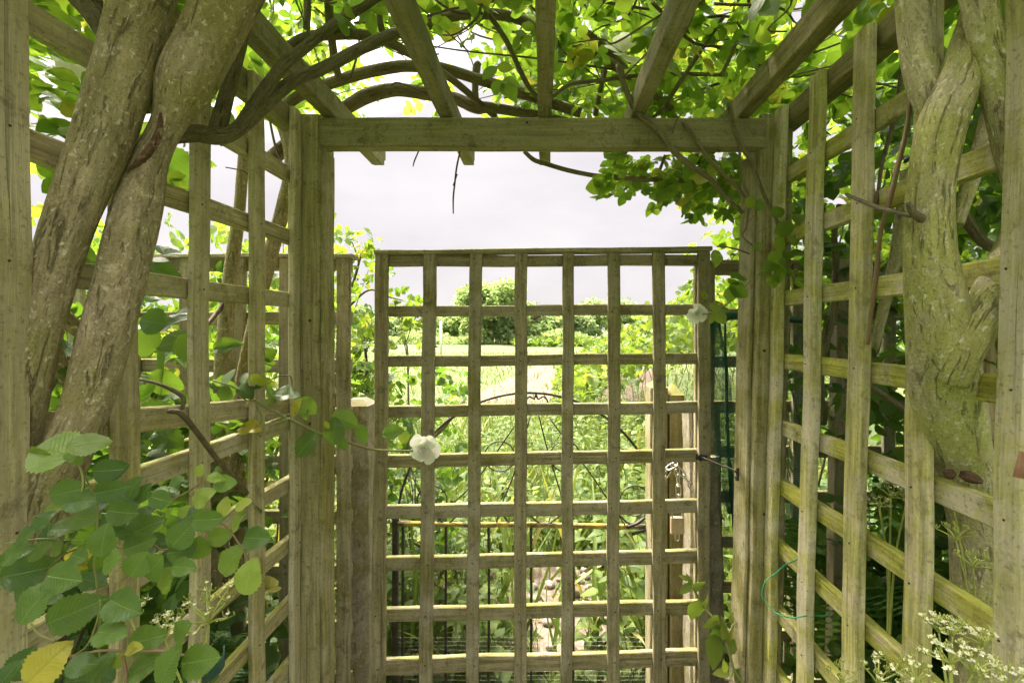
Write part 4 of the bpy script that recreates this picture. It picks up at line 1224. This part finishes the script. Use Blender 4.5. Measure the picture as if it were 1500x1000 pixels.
rows = [c3(465, 175, 130, 10, 0, .05), c3(340, 215, 120, 5, 0, .3), c3(360, 290, 120, 0, 0, .5), c3(270, 330, 110, 10, 0, .5), c3(515, 265, 160, 0, 0, .3), c3(440, 390, 140, 80, 0, .4, -.02), c3(475, 475, 120, 35, 0, .7, -.02), c3(245, 420, 70, 80, 0, .7),
        c3(165, 430, 100, 40, 0, .6), c3(125, 520, 185, 5, 0, .2), c3(260, 548, 140, -5, 0, .4, -.02, 1.2), c3(145, 650, 185, 65, 0, .4, -.02), c3(335, 455, 100, 0, 0, .3), c3(605, 335, 160, 30, 0, .3), c3(595, 405, 130, 20, 0, .3), c3(595, 490, 110, 60, 0, .6, -.02, 1.2),
        c3(660, 500, 150, 50, 0, .5, -.02), c3(780, 365, 130, 50, 0, .3), c3(780, 435, 110, 0, 0, .3), c3(855, 420, 110, 80, 0, .5), c3(785, 500, 100, 0, 0, .5), c3(710, 555, 115, 60, .1, .9, -.01, 1.1), c3(885, 300, 120, 0, 0, .4), c3(790, 262, 60, 60, .1, .9),
        c3(725, 268, 45, 80, .1, .9), c3(945, 370, 95, 5, .05, .8), c3(965, 240, 85, 95, .3, .95), c3(1020, 305, 100, 70, .1, .9), c3(1045, 230, 80, 30, .35, .95), c3(1100, 375, 120, 5, 0, .15), c3(990, 470, 135, 65, .05, .8), c3(1070, 545, 150, 80, .15, 1, 0, 1.15),
        c3(930, 115, 70, 5, .1, .9), c3(965, 140, 90, 0, 0, .7), c3(870, 200, 100, 45, .15, .9), c3(860, 85, 60, 70, .2, .9), c3(310, 700, 195, 20, 0, .4, -.03), c3(515, 665, 155, -5, 0, .35, -.02), c3(465, 780, 140, 10, 0, .5, -.03, 1.15), c3(625, 815, 125, 10, 0, .5, -.02, 1.15),
        c3(770, 790, 150, 55, 0, .45, -.02), c3(855, 905, 155, 10, 0, .5, -.02), c3(715, 935, 170, 70, 0, .45, -.03, 1.1), c3(615, 925, 150, 35, 0, .4, -.02), c3(195, 920, 175, 50, .95, .9, -.03), c3(90, 920, 140, 60, 0, .1), c3(350, 920, 110, 0, 0, .2), c3(570, 160, 110, 60, 0, .2),
        c3(610, 185, 90, 60, 0, .1), c3(460, 85, 110, 0, 0, 0), c3(60, 440, 130, 30, 0, .4), c3(100, 370, 110, 40, 0, .2), c3(180, 300, 90, 60, 0, .2), c3(690, 210, 90, -20, 0, .2), c3(30, 480, 110, 20, 0, .4), c3(540, 360, 60, 0, 0, .2), c3(430, 930, 120, 70, 0, .3), c3(520, 900, 80, 30, .2, .7), c3(570, 850, 70, 20, .6, .9),
        c3(230, 250, 70, 20, .1, .8), c3(405, 240, 120, 30, 0, .1, .03), c3(300, 390, 110, 60, 0, .05, .03), c3(660, 400, 120, 10, 0, .1, .03), c3(820, 280, 110, 40, 0, .1, .03), c3(540, 220, 120, -30, 0, .05, .03), c3(400, 560, 110, -10, 0, .1, .03), c3(200, 370, 100, 100, 0, 0, .04), c3(620, 270, 100, 50, 0, 0, .04), c3(480, 320, 110, 120, 0, 0, .05), c3(730, 470, 100, 130, 0, 0, .04), c3(90, 590, 120, 100, 0, 0, .03), c3(640, 860, 90, 150, 0, 0, .03), c3(440, 960, 130, 160, 0, 0, .03), c3(330, 990, 120, 10, 0, .1), c3(20, 970, 120, 70, 0, .1), c3(760, 130, 60, 40, 0, .3),
        (76, 660, 62, 165, .05, .8, .42, 1.35), (130, 650, 50, 10, .1, .5, .42), (108, 668, 26, -40, .05, .8, .42), (60, 672, 40, 200, .05, .8, .42, 1.3), (100, 720, 46, 10, 0, .4, .42), (160, 690, 44, 20, 0, 0, .45)]
leaves_px('foliage', rows, M['front'], fg, jit=.3)
def s3(pts, r, nm, mat, dy=0): stem_obj(nm, [(x / 2.942, 660 + y / 2.942, .44 + dy, r) for x, y in pts], fg, mat, 7)


s3([(430, 1000), (425, 700), (415, 560), (405, 480), (420, 330), (410, 210), (330, 40)], 1.8, 'stem', 'shoot')
s3([(130, 960), (300, 890), (440, 860), (560, 865), (700, 862), (830, 890)], 2.6, 'stem', 'red', -.02)
s3([(530, 880), (545, 960), (540, 1010)], 3, 'stem', 'red', -.02)
s3([(20, 400), (180, 378), (360, 385)], 1.6, 'stem', 'shoot')
s3([(170, 600), (220, 500), (290, 440), (420, 400), (530, 420), (640, 400), (720, 425), (820, 330), (950, 310), (1030, 400), (1075, 480)], 1.7, 'stem', 'red', .01)
s3([(130, 740), (170, 790), (240, 820)], 2.4, 'stem', 'shoot', -.02)
s3([(240, 820), (300, 880), (380, 830), (430, 690), (430, 640)], 1.8, 'stem', 'shoot', -.01)
s3([(950, 310), (1000, 260), (1075, 200)], 1.6, 'stem', 'shoot', .01)
s3([(640, 240), (720, 220), (820, 170), (870, 120), (860, 60)], 1.6, 'stem', 'red', .02)
stem_obj('stem', [(118, 730, .425, 2.6), (122, 705, .425, 2.8), (116, 680, .425, 2.4), (104, 660, .425, 2)], fg, 'shoot', 7)

# shoot at the foot of the gate, right
fr = thing('bramble_shoot', 'light green leafy shoot climbing before the right end of the lattice gate', 'leafy shoot', tuple(P(1060, 990, 1.2)))
stem_obj('stem', [(1120, 1040, 1.12, 2.6), (1078, 985, 1.14, 2.4), (1066, 948, 1.16, 2.4), (1050, 912, 1.18, 2.2), (1032, 890, 1.2, 2), (1018, 866, 1.22, 1.8), (1008, 845, 1.22, 1.2)], fr, 'shoot', 7)
stem_obj('stem', [(1062, 940, 1.16, 1.6), (1072, 920, 1.15, 1.4), (1076, 912, 1.15, 1.2)], fr, 'shoot', 6)
leaves_px('foliage', [(1004, 862, 22, 200, .05, .9), (1010, 848, 16, 100, .05, .9), (1024, 858, 22, 20, 0, .8), (1002, 845, 14, 150, .1, .9), (1036, 880, 26, 20, 0, .7), (1018, 895, 40, -100, 0, .7), (1044, 912, 30, -160, 0, .6), (1052, 925, 30, -130, 0, .5), (1062, 920, 30, 60, .05, .8), (1046, 955, 50, -100, 0, .5), (1074, 945, 32, 30, 0, .5), (1088, 960, 40, -60, 0, .6), (1080, 985, 44, -50, 0, .5), (1056, 985, 26, 170, .15, .95), (1062, 975, 20, 100, .15, .95), (1094, 990, 36, -30, .1, .7), (1072, 905, 14, 80, .2, .9), (1068, 932, 20, 60, .2, .9), (1100, 1000, 30, 10, .1, .7)], M['weed'], fr, kind='nettle', Y=1.17)

# ================================================================== COW PARSLEY
def umbel(parent, c, r, up, n=9, k=12, fl=.0035, seed=0, green=.3):
    """rays from a stalk top, each ending in a small cluster of florets"""
    q = np.random.default_rng(seed)
    up = Vector(up).normalized(); ax = up.orthogonal().normalized(); bx = up.cross(ax)
    st = MB(); fl_ = MB()
    for i in range(n):
        a = i * 2.39996; t = math.sqrt((i + .5) / n)
        e = Vector(c) + (ax * math.cos(a) + bx * math.sin(a)) * r * t + up * r * (.75 - .3 * t * t)
        st.tube([Vector(c), Vector(c).lerp(e, .5) + up * r * .06, e], [.0011, .0009, .0007], 5, 3)
        for j in range(k):
            b = j * 2.39996; s = math.sqrt((j + .5) / k)
            d = (ax * math.cos(b) + bx * math.sin(b)) * r * .2 * s
            f = e + d + up * (r * .15 * (1 - .5 * s * s)) + Vector(q.normal(0, r * .02, 3))
            st.tube([e, f], [.0005, .0004], 4, 1)
            g = q.random() < green
            if g: st.tube([f, f + up * fl * 1.4 + Vector(q.normal(0, .0008, 3))], [fl * .32, fl * .2], 5, 1)
            else:
                for p in range(5):
                    h = p * 1.2566 + q.random()
                    dd = (ax * math.cos(h) + bx * math.sin(h)) * fl
                    pp = up.cross(dd).normalized() * fl * .42
                    fl_.face([f, f + dd * .6 + pp, f + dd * 1.1 + up * fl * .15, f + dd * .6 - pp])
    st.build('ray', M['shoot2'], parent)
    if len(fl_.f) > 60: fl_.build('floret', M['umbel'], parent)


M['shoot2'] = plain_mat('umbel_ray', (.30, .36, .07), .6, var=(.42, .45, .12), sc=60)


def parsley(label, foot, tops, r, seed, n=10, k=11, fl=.0024, green=.4, rad=.0011):
    t = thing('cow_parsley', label, 'cow parsley', tuple(foot))
    for i, (a, mid) in enumerate(tops):
        mb = MB()
        mb.tube([Vector(foot), Vector(mid), Vector(a)], [rad * 1.3, rad, rad * .8], 7, 6)
        mb.build('stalk', M['shoot2'], t)
        umbel(t, a, r[i % len(r)], (rng.normal(0, .2), rng.normal(-.2, .2), 1), n, k, fl, seed + i, green)
    return t


parsley('white cow parsley umbels against the near slats of the right wall', P(1395, 1060, .44), [(P(1392, 972, .44), P(1392, 1020, .44)), (P(1425, 985, .43), P(1410, 1020, .435)), (P(1375, 925, .46), P(1385, 990, .45)), (P(1440, 945, .45), P(1435, 1000, .45)), (P(1395, 930, .45), P(1394, 990, .45)), (P(1480, 1010, .44), P(1450, 1040, .44))], [.020, .022, .015, .015, .015], 11, n=7, k=9, fl=.0024, green=.45)
parsley('greenish cow parsley heads at the bottom edge of the right wall', P(1290, 1060, .55), [(P(1285, 1000, .55), P(1288, 1030, .55)), (P(1342, 1000, .53), P(1320, 1030, .54)), (P(1232, 1000, .62), P(1250, 1030, .6))], [.026, .022, .022], 31, n=9, k=8, green=.75)
parsley('spindly cow parsley growing behind the right trellis wall under a rail', P(1300, 1000, .85), [(P(1305, 728, .78), P(1303, 850, .82)), (P(1288, 742, .80), P(1300, 830, .83)), (P(1328, 735, .76), P(1310, 830, .8))], [.024, .018, .02], 51, n=8, k=7, green=.6, rad=.0017)
parsley('spindly green cow parsley behind the forked trunk and near rail', P(1440, 1000, .70), [(P(1400, 790, .64), P(1425, 900, .67)), (P(1395, 735, .66), P(1420, 870, .68)), (P(1425, 830, .62), P(1430, 900, .66))], [.022, .02, .02], 71, n=8, k=6, green=.85)
parsley('dry cow parsley seed head in front of the left trellis near the floor', P(285, 1040, .52), [(P(306, 912, .52), P(296, 970, .52)), (P(240, 930, .5), P(262, 990, .51)), (P(190, 905, .5), P(230, 980, .5))], [.036, .02, .018], 91, n=12, k=6, fl=.0022, green=.6)

# ================================================================== FERNS
def fern(label, base, n, L, seed, spread=1.0, lean_=(0, 0)):
    q = np.random.default_rng(seed)
    t = thing('fern', label, 'fern', tuple(base))
    Pp, T, N, S = [], [], [], []
    st = MB()
    for i in range(n):
        a = i * 6.2832 / n + q.uniform(-.3, .3)
        d = Vector((math.cos(a) * spread + lean_[0], math.sin(a) * spread + lean_[1], 0))
        sx_ = 1 if base[0] > 0 else -1
        d.x = sx_ * max(d.x * sx_, -.22)
        l = L * q.uniform(.75, 1.1)
        pts = [Vector(base) + d * (l * .34 * u ** 1.4) + Vector((0, 0, l * (1.2 * u - .48 * u ** 2.8))) for u in np.linspace(0, 1, 7)]
        st.tube(pts, [.004, .0035, .003, .0025, .002, .0015, .0008], 5, 3)
        c = catmull([tuple(p) for p in pts], 7)
        for k in range(8, len(c) - 1):
            u = k / (len(c) - 1)
            tt = Vector(c[k + 1] if k + 1 < len(c) else c[k]) - Vector(c[k - 1]); tt.normalize()
            sd = tt.cross(Vector((0, 0, 1))); sd = sd.normalized() if sd.length > .05 else Vector((1, 0, 0))
            nn = sd.cross(tt)
            ln = l * .17 * math.sin(math.pi * min(1, .12 + .88 * (1 - u) ** .9)) + .01
            for sg in (1, -1):
                Pp.append(c[k]); T.append(sd * sg + tt * .35 - Vector((0, 0, .12))); N.append(nn); S.append(ln)
    st.build('stalk', M['shoot'], t)
    m = len(S)
    leaf_mesh('frond', 'pinna', np.array(Pp), np.array([tuple(x) for x in T]), np.array([tuple(x) for x in N]), np.array(S), tints(m, 0), M['fern'], t)


for lab, b, n, L, sd in (('tall fern behind the right trellis wall near the forked trunk', (.86, .92, .1), 13, 1.15, 1), ('fern in the dark gap between post and dark stake', (.86, 1.24, .10), 13, 1.25, 2), ('fern low behind the near right rails', (.95, .78, .1), 12, 1.05, 3),
                         ('fern beneath the leafy spray behind the left trellis', (-.84, .92, .1), 12, .95, 4), ('fern by the foot of the bare-stemmed shrub', (-.92, 1.15, .1), 11, .95, 5)):
    fern(lab, b, n, L, sd)

# ================================================================== SHRUBS AND HEDGES OUTSIDE THE WALLS
def box_pts(n, x, y, z, dens=None):
    r = np.empty((0, 3))
    while len(r) < n:
        q = np.stack([rng.uniform(*x, n), rng.uniform(*y, n), rng.uniform(*z, n)], 1)
        g = np.sin(q[:, 0] * 7 + 1) * np.sin(q[:, 1] * 6 + 2) * np.sin(q[:, 2] * 7) + .5 * np.sin(q[:, 0] * 15) * np.sin(q[:, 2] * 13 + q[:, 1] * 5)
        q = q[rng.random(n) < np.clip(.5 + .8 * g, .06, 1)]
        if dens is not None: q = q[np.array([rng.random() < dens(*a) for a in q], bool)] if len(q) else q
        r = np.vstack([r, q])
    return r[:n]


def bush(name, label, cat, foot, pts, size, mat, kind='rose', comp=0, nst=14, **kw):
    t = thing(name, label, cat, foot)
    cloud('foliage', kind, pts, size, M[mat], t, comp=comp, **kw)
    mb = MB()
    idx = rng.choice(len(pts), min(nst, len(pts)), replace=False)
    for i in idx:
        f = Vector(foot) + Vector((rng.normal(0, .12), rng.normal(0, .12), 0))
        bez_twig(mb, f, pts[i], .06, rng.uniform(.004, .009), .0015, 6)
    mb.build('stems', M['stem'], t)
    return t


# left
bush('garden_shrub', 'bright green leafy shrub with yellow tips above the low capped fence', 'shrub', (-1.3, 1.75, 0),
     box_pts(800, (-1.9, -.75), (1.4, 2.1), (1.0, 1.86)), (.07, .12), 'rose', comp=2, yellow=.06, up=.4)
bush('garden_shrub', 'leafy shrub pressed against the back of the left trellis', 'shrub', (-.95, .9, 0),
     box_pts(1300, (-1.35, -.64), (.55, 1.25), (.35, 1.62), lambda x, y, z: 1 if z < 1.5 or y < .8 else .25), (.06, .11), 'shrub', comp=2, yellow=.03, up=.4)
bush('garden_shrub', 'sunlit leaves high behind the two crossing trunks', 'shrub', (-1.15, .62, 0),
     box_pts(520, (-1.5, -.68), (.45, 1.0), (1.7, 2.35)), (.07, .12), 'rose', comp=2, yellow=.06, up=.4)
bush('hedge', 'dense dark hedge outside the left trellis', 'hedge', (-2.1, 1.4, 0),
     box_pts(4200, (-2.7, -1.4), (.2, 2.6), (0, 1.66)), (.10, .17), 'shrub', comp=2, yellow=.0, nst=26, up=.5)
leaves_px('broad_leaves', [(232, 395, 60, -10, 0, .3, .86), (250, 470, 52, 40, 0, .1, .84), (222, 470, 55, 170, 0, .1, .83), (255, 500, 50, 200, 0, .6, .85), (235, 530, 60, -100, 0, .7, .86), (275, 510, 46, -50, 0, .2, .80), (215, 500, 50, -110, 0, .2, .84), (268, 455, 40, 20, 0, 0, .80), (240, 560, 44, -30, 0, .2, .85), (225, 600, 44, 20, 0, .2, .84), (245, 640, 44, -20, 0, .2, .84), (330, 505, 36, 20, 0, .4, .95), (260, 245, 60, -70, 0, .8, 1.0), (222, 250, 50, -100, 0, .7, 1.0)], M['shrub'], sh1, kind='fine')
# right
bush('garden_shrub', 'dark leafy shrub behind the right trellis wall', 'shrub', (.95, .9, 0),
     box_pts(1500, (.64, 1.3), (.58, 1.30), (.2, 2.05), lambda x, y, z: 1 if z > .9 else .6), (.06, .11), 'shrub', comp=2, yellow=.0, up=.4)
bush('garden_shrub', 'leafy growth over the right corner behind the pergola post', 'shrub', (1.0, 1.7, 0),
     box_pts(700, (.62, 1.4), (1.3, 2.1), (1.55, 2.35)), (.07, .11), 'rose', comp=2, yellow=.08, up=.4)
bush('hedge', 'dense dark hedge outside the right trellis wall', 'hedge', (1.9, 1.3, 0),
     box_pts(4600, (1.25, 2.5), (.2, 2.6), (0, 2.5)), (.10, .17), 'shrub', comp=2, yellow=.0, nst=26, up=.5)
bush('ivy', 'small-leaved ivy in the gap right of the forked trunk', 'ivy', (.95, .62, 0),
     box_pts(260, (.72, 1.1), (.5, .8), (.5, 1.95)), (.035, .06), 'shrub', kind='maple', yellow=.02, up=.2)

# ================================================================== BEYOND THE GATE
tr = thing('young_tree', 'thin sapling with bright feathery leaves beside the pergola post', 'young tree', tuple(P(538, 700, 2.3)[:2]) + (0,))
stem_obj('trunk', [(540, 960, 2.3, 4), (538, 700, 2.3, 4), (537, 590, 2.3, 3.5), (536, 520, 2.3, 2.5), (530, 480, 2.3, 1.5)], tr, 'twig', 7)
q = [P(rng.normal(530, 26), rng.uniform(470, 640), 2.3 + rng.normal(0, .12)) for _ in range(190)]
cloud('foliage', 'nettle', q, (.07, .13), M['weed'], tr, comp=3, yellow=.02, up=.6, lo=.3)
tr = thing('young_tree', 'slender small-leaved tree with dark leaves against the sky beside the gate', 'young tree', tuple(P(500, 500, 2.0)[:2]) + (0,))
stem_obj('trunk', [(480, 1000, 2.0, 6), (488, 640, 2.0, 5), (500, 470, 2.0, 4), (516, 420, 2.0, 2.5), (530, 370, 2.0, 1.5)], tr, 'twig', 7)
stem_obj('branch', [(505, 455, 2.0, 2), (540, 425, 2.0, 1.5), (570, 435, 2.0, 1.2), (590, 440, 2.0, .8)], tr, 'twig', 6)
stem_obj('branch', [(514, 425, 2.0, 1.8), (525, 385, 2.0, 1.2), (512, 345, 2.0, .8)], tr, 'twig', 6)
q = [P(rng.normal(520, 20), rng.uniform(340, 470), 2.0 + rng.normal(0, .06)) for _ in range(62)] + [P(a + rng.normal(0, 5), b + rng.normal(0, 5), 2.0) for a, b in ((560, 430), (575, 432), (585, 440), (552, 405), (568, 445), (590, 446), (540, 440))]
cloud('foliage', 'rose', q, (.06, .09), M['rose'], tr, comp=2, yellow=.08, up=.3)

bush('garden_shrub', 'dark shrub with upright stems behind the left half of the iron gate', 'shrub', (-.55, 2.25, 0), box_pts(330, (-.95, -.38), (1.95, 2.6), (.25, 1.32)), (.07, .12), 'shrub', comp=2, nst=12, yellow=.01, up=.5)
st = thing('dead_stalk', 'tall dry umbel stalk in front of the far hedge', 'dry stalk', tuple(P(600, 600, 3.2)[:2]) + (0,))
for pts in ([(600, 950, 3.2, 2), (598, 560, 3.2, 1.8), (594, 500, 3.2, 1.4), (586, 470, 3.2, 1), (575, 450, 3.2, .7)], [(594, 505, 3.2, 1), (606, 470, 3.2, .9), (622, 448, 3.2, .6)], [(596, 520, 3.2, 1), (588, 480, 3.2, .8), (592, 452, 3.2, .6)]):
    stem_obj('stalk', pts, st, 'twig', 6)
cloud('seed_heads', 'nettle', [P(rng.uniform(572, 628), rng.uniform(438, 478), 3.2) for _ in range(70)], (.03, .06), M['grass'], st, up=.2)
mb = MB(); mb.tube([P(646, 525, 9), P(646, 470, 9)], .022, 8, 2)
tag(mb.build('marker_pole', plain_mat('pale_pole', (.7, .7, .62), .6)), 'thin pale pole standing in the field', 'pole')
stick = MB(); stick.tube([P(635, 640, 2.0), P(650, 625, 2.0), P(660, 612, 2.0), P(672, 606, 2.0)], [.007, .01, .009, .005], 8, 4, .1)
tag(stick.build('cut_branch', M['stem']), 'short pale cut branch leaning behind the iron gate', 'branch')

# ---- weeds, nettles and long grass: nobody could count them
def in_view(y): return rng.uniform(-.40, .42) * y


def nettles(n, ylo, yhi, hlo, hhi, dens, name, mat='weed', leafl=(.06, .11)):
    Pp, T, N, S = [], [], [], []
    mb = MB()
    k = 0
    while k < n:
        y = rng.uniform(ylo ** .5, yhi ** .5) ** 2; x = rng.uniform(-.62, .62) * y
        if rng.random() > dens(x, y): continue
        k += 1
        h = rng.uniform(hlo, hhi) * (1.0 if x > 0 else .85)
        top = Vector((x + rng.normal(0, .08), y + rng.normal(0, .08), h))
        b = Vector((x, y, 0))
        mb.tube([b, b.lerp(top, .5) + Vector((rng.normal(0, .02), 0, 0)), top], [.004, .003, .0015], 4, 2)
        nn = int(h / .075) + 2
        for i in range(nn):
            u = .15 + .85 * i / (nn - 1)
            a = i * 1.57 + rng.normal(0, .3)
            for sg in (0, math.pi):
                d = Vector((math.cos(a + sg), math.sin(a + sg), rng.uniform(-.2, .45)))
                Pp.append(b.lerp(top, u)); T.append(d); N.append((-.4 * d.x + rng.normal(0, .2), -.4 * d.y - .15, 1)); S.append(rng.uniform(*leafl) * (1.1 - .5 * u))
    t = tag(mb.build(name, M['shoot']), 'tall bright nettles and weeds growing behind the gates', 'weeds', kind='stuff')
    leaf_mesh('leaves', 'nettle', [tuple(x) for x in Pp], [tuple(x) for x in T], N, S, tints(len(S), .0), M[mat], t, aspect=rng.uniform(.8, 1.3, len(S)), curlv=rng.uniform(0, 2, len(S)))


def path_gap(x, y): return 0.3 if (abs(x - .02) < .36 and 2.1 < y < 2.95) else 1


nettles(900, 1.95, 7.0, .3, .8, lambda x, y: path_gap(x, y) * (1.0 if x > -.1 * y else .65), 'nettles')


def grass(name, label, n, ylo, yhi, L, dens, wid, parent=None):
    Pp = []
    while len(Pp) < n:
        y = rng.uniform(ylo, yhi); x = rng.uniform(-.62, .62) * y
        if rng.random() < dens(x, y): Pp.append((x, y, 0))
    Pp = np.array(Pp)
    T = rng.normal(size=(n, 3)) * .38; T[:, 2] = 1
    N = rng.normal(size=(n, 3)); N[:, 2] = .2
    o = leaf_mesh(name, 'blade', Pp, T, N, rng.uniform(L[0], L[1], n), tints(n, .12), M['grass'], parent, aspect=rng.uniform(wid[0], wid[1], n), curlv=rng.uniform(-.5, 2.2, n))
    if parent is None: tag(o, label, 'grass', kind='stuff')


grass('long_grass', 'long sunlit grass behind the iron gate', 9000, 2.0, 8.5, (.12, .42), lambda x, y: path_gap(x, y) * (.4 + .6 * math.sin(x * 3 + y) ** 2), (.6, 1.3))
grass('tall_grass', 'taller single grass blades standing among the weeds', 900, 2.0, 6.0, (.35, .85), lambda x, y: path_gap(x, y), (.5, .9))


def soil_gap(x, y):
    u = x - .156 * (y - 9)
    if 8.8 < y < 21 and -1.8 < u < 2.9:
        r = (u / .75) % 1.0
        return .12 if abs(r - .5) > .16 else .45
    return .9


grass('meadow_grass', 'rough grass and seedlings out across the field', 15000, 7, 30, (.05, .20), soil_gap, (2, 5))


# ---- bramble bank rising on the right, far hedges and trees
def crown_pts(c, rad, n, lobes=9, seed=0, flat=.85):
    q = np.random.default_rng(seed)
    c = np.array(c); rad = np.array(rad)
    L = [(c + rad * norm(q.normal(size=3)) * q.uniform(.35, .8), rad * q.uniform(.28, .5)) for _ in range(lobes)]
    pts = []
    for i in range(n):
        lc, lr = L[q.integers(lobes)]
        d = norm(q.normal(size=3)) * q.uniform(.55, 1.05)
        pts.append(lc + lr * d)
    return np.array(pts)


def tree(name, label, cat, x, y, h, rad, n, size, mat, seed, trunk=.18, group=None, lobes=11, cz=.62):
    t = thing(name, label, cat, (x, y, 0), group)
    mb = MB()
    mb.tube([Vector((x, y, 0)), Vector((x + .1, y, h * .25)), Vector((x, y + .1, h * .5)), Vector((x + .15, y, h * .8))], [trunk, trunk * .8, trunk * .55, trunk * .15], 8, 4, .06)
    q = np.random.default_rng(seed)
    for i in range(9):
        a = q.uniform(0, 6.28); z = h * q.uniform(.3, .65)
        mb.tube([Vector((x, y, z)), Vector((x + math.cos(a) * rad[0] * .4, y + math.sin(a) * rad[1] * .4, z + h * .12)), Vector((x + math.cos(a) * rad[0] * .75, y + math.sin(a) * rad[1] * .75, z + h * .2))], [trunk * .4, trunk * .25, trunk * .08], 6, 3)
    mb.build('trunk', M['stem'], t)
    cloud('crown', 'clump', crown_pts((x, y, h * cz), rad, n, lobes, seed), size, M[mat], t, up=.5, yellow=0)
    return t


def px_x(px, y): return (px - CX) / F * y


D = 48.0
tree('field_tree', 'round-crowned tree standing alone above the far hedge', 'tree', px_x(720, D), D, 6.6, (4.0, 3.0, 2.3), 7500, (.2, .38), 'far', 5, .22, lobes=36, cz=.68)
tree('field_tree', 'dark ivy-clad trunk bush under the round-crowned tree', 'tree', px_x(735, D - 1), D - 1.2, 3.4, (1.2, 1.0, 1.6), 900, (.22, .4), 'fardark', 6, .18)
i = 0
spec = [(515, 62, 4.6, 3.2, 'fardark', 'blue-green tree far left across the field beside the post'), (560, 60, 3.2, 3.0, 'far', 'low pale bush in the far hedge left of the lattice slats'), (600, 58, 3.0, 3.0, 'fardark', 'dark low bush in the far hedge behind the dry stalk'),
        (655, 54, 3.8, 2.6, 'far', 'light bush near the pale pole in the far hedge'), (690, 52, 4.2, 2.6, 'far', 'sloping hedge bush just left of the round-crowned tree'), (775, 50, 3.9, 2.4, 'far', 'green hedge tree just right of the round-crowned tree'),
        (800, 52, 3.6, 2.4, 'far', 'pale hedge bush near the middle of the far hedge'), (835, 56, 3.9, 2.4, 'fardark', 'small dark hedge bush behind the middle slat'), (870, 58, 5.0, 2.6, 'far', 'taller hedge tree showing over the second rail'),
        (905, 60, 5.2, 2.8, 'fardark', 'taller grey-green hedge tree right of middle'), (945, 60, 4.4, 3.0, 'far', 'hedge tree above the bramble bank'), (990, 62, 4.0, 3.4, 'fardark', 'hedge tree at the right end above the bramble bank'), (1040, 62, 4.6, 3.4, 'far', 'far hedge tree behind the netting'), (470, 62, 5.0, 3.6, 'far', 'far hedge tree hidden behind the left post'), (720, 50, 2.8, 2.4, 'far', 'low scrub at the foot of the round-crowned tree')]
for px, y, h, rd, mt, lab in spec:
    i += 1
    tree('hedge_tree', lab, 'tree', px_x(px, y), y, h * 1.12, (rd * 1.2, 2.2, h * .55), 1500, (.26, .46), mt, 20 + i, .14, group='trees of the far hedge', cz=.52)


def bank():
    t = thing('bramble_bank', 'tall yellow-green bank of brambles rising on the right beyond the gate', 'brambles', (2.6, 9.5, 0))
    n = 11000
    y = rng.uniform(6.0, 17, n)
    pxx = rng.uniform(815, 1250, n)
    x = (pxx - CX) / F * y
    top = np.interp(pxx, [815, 850, 900, 950, 1020, 1250], [.45, .75, 1.25, 1.75, 2.05, 2.6]) * (1 + .1 * np.sin(x * 3 + y * 2))
    z = top * rng.uniform(.3, 1, n) ** .5
    cloud('foliage', 'clump', np.stack([x, y, z], 1), (.07, .15), M['weed'], t, up=.7, yellow=.04)
    mb = MB()
    for k in range(60):
        i = rng.integers(n)
        bez_twig(mb, (x[i], y[i], 0), (x[i] + rng.normal(0, .3), y[i], z[i] + .2), .1, .008, .002, 5)
    mb.build('canes', M['stem'], t)


bank()
n = 6500
yy = rng.uniform(46, 51, n)
xx = rng.uniform(-.47, .5, n) * yy
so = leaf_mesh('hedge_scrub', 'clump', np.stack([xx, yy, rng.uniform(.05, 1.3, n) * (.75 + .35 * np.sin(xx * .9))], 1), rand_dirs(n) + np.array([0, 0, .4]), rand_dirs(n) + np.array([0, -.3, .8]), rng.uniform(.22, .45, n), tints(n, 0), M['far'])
tag(so, 'pale scrubby growth filling the foot of the far hedge', 'scrub', kind='stuff')
n = 2600
yy = rng.uniform(40, 47, n)
xx = rng.uniform(-.06, .32, n) * yy
cloud_o = leaf_mesh('field_margin', 'clump', np.stack([xx, yy, rng.uniform(.05, .5, n)], 1), rand_dirs(n) + np.array([0, 0, .4]), rand_dirs(n) + np.array([0, -.3, .8]), rng.uniform(.25, .55, n), tints(n, .02), M['weed'])
tag(cloud_o, 'yellow-green rough growth along the foot of the far hedge', 'undergrowth', kind='stuff')


# things of a kind share a group
for cat_, grp in (('fern', 'ferns behind the trellis walls'), ('cow parsley', 'cow parsley plants along the walls'), ('trellis', 'trellis side walls of the pergola'), ('fence', 'low capped trellis fences beside the gate'),
                  ('climbing rose', 'old climbing roses on the pergola'), ('rose shoot', 'rose shoots with white blooms by the gate'), ('stake', 'timber stakes behind the right wall'), ('hedge', 'dark hedges outside the walls'), ('young tree', 'young trees beside the gate'), ('shrub', 'shrubs around the pergola')):
    for o_ in list(COL.objects):
        if o_.get('category') == cat_: o_['group'] = grp
for o_ in list(COL.objects):
    if o_.name.startswith('concrete_post'): o_['group'] = 'concrete posts either side of the gate'
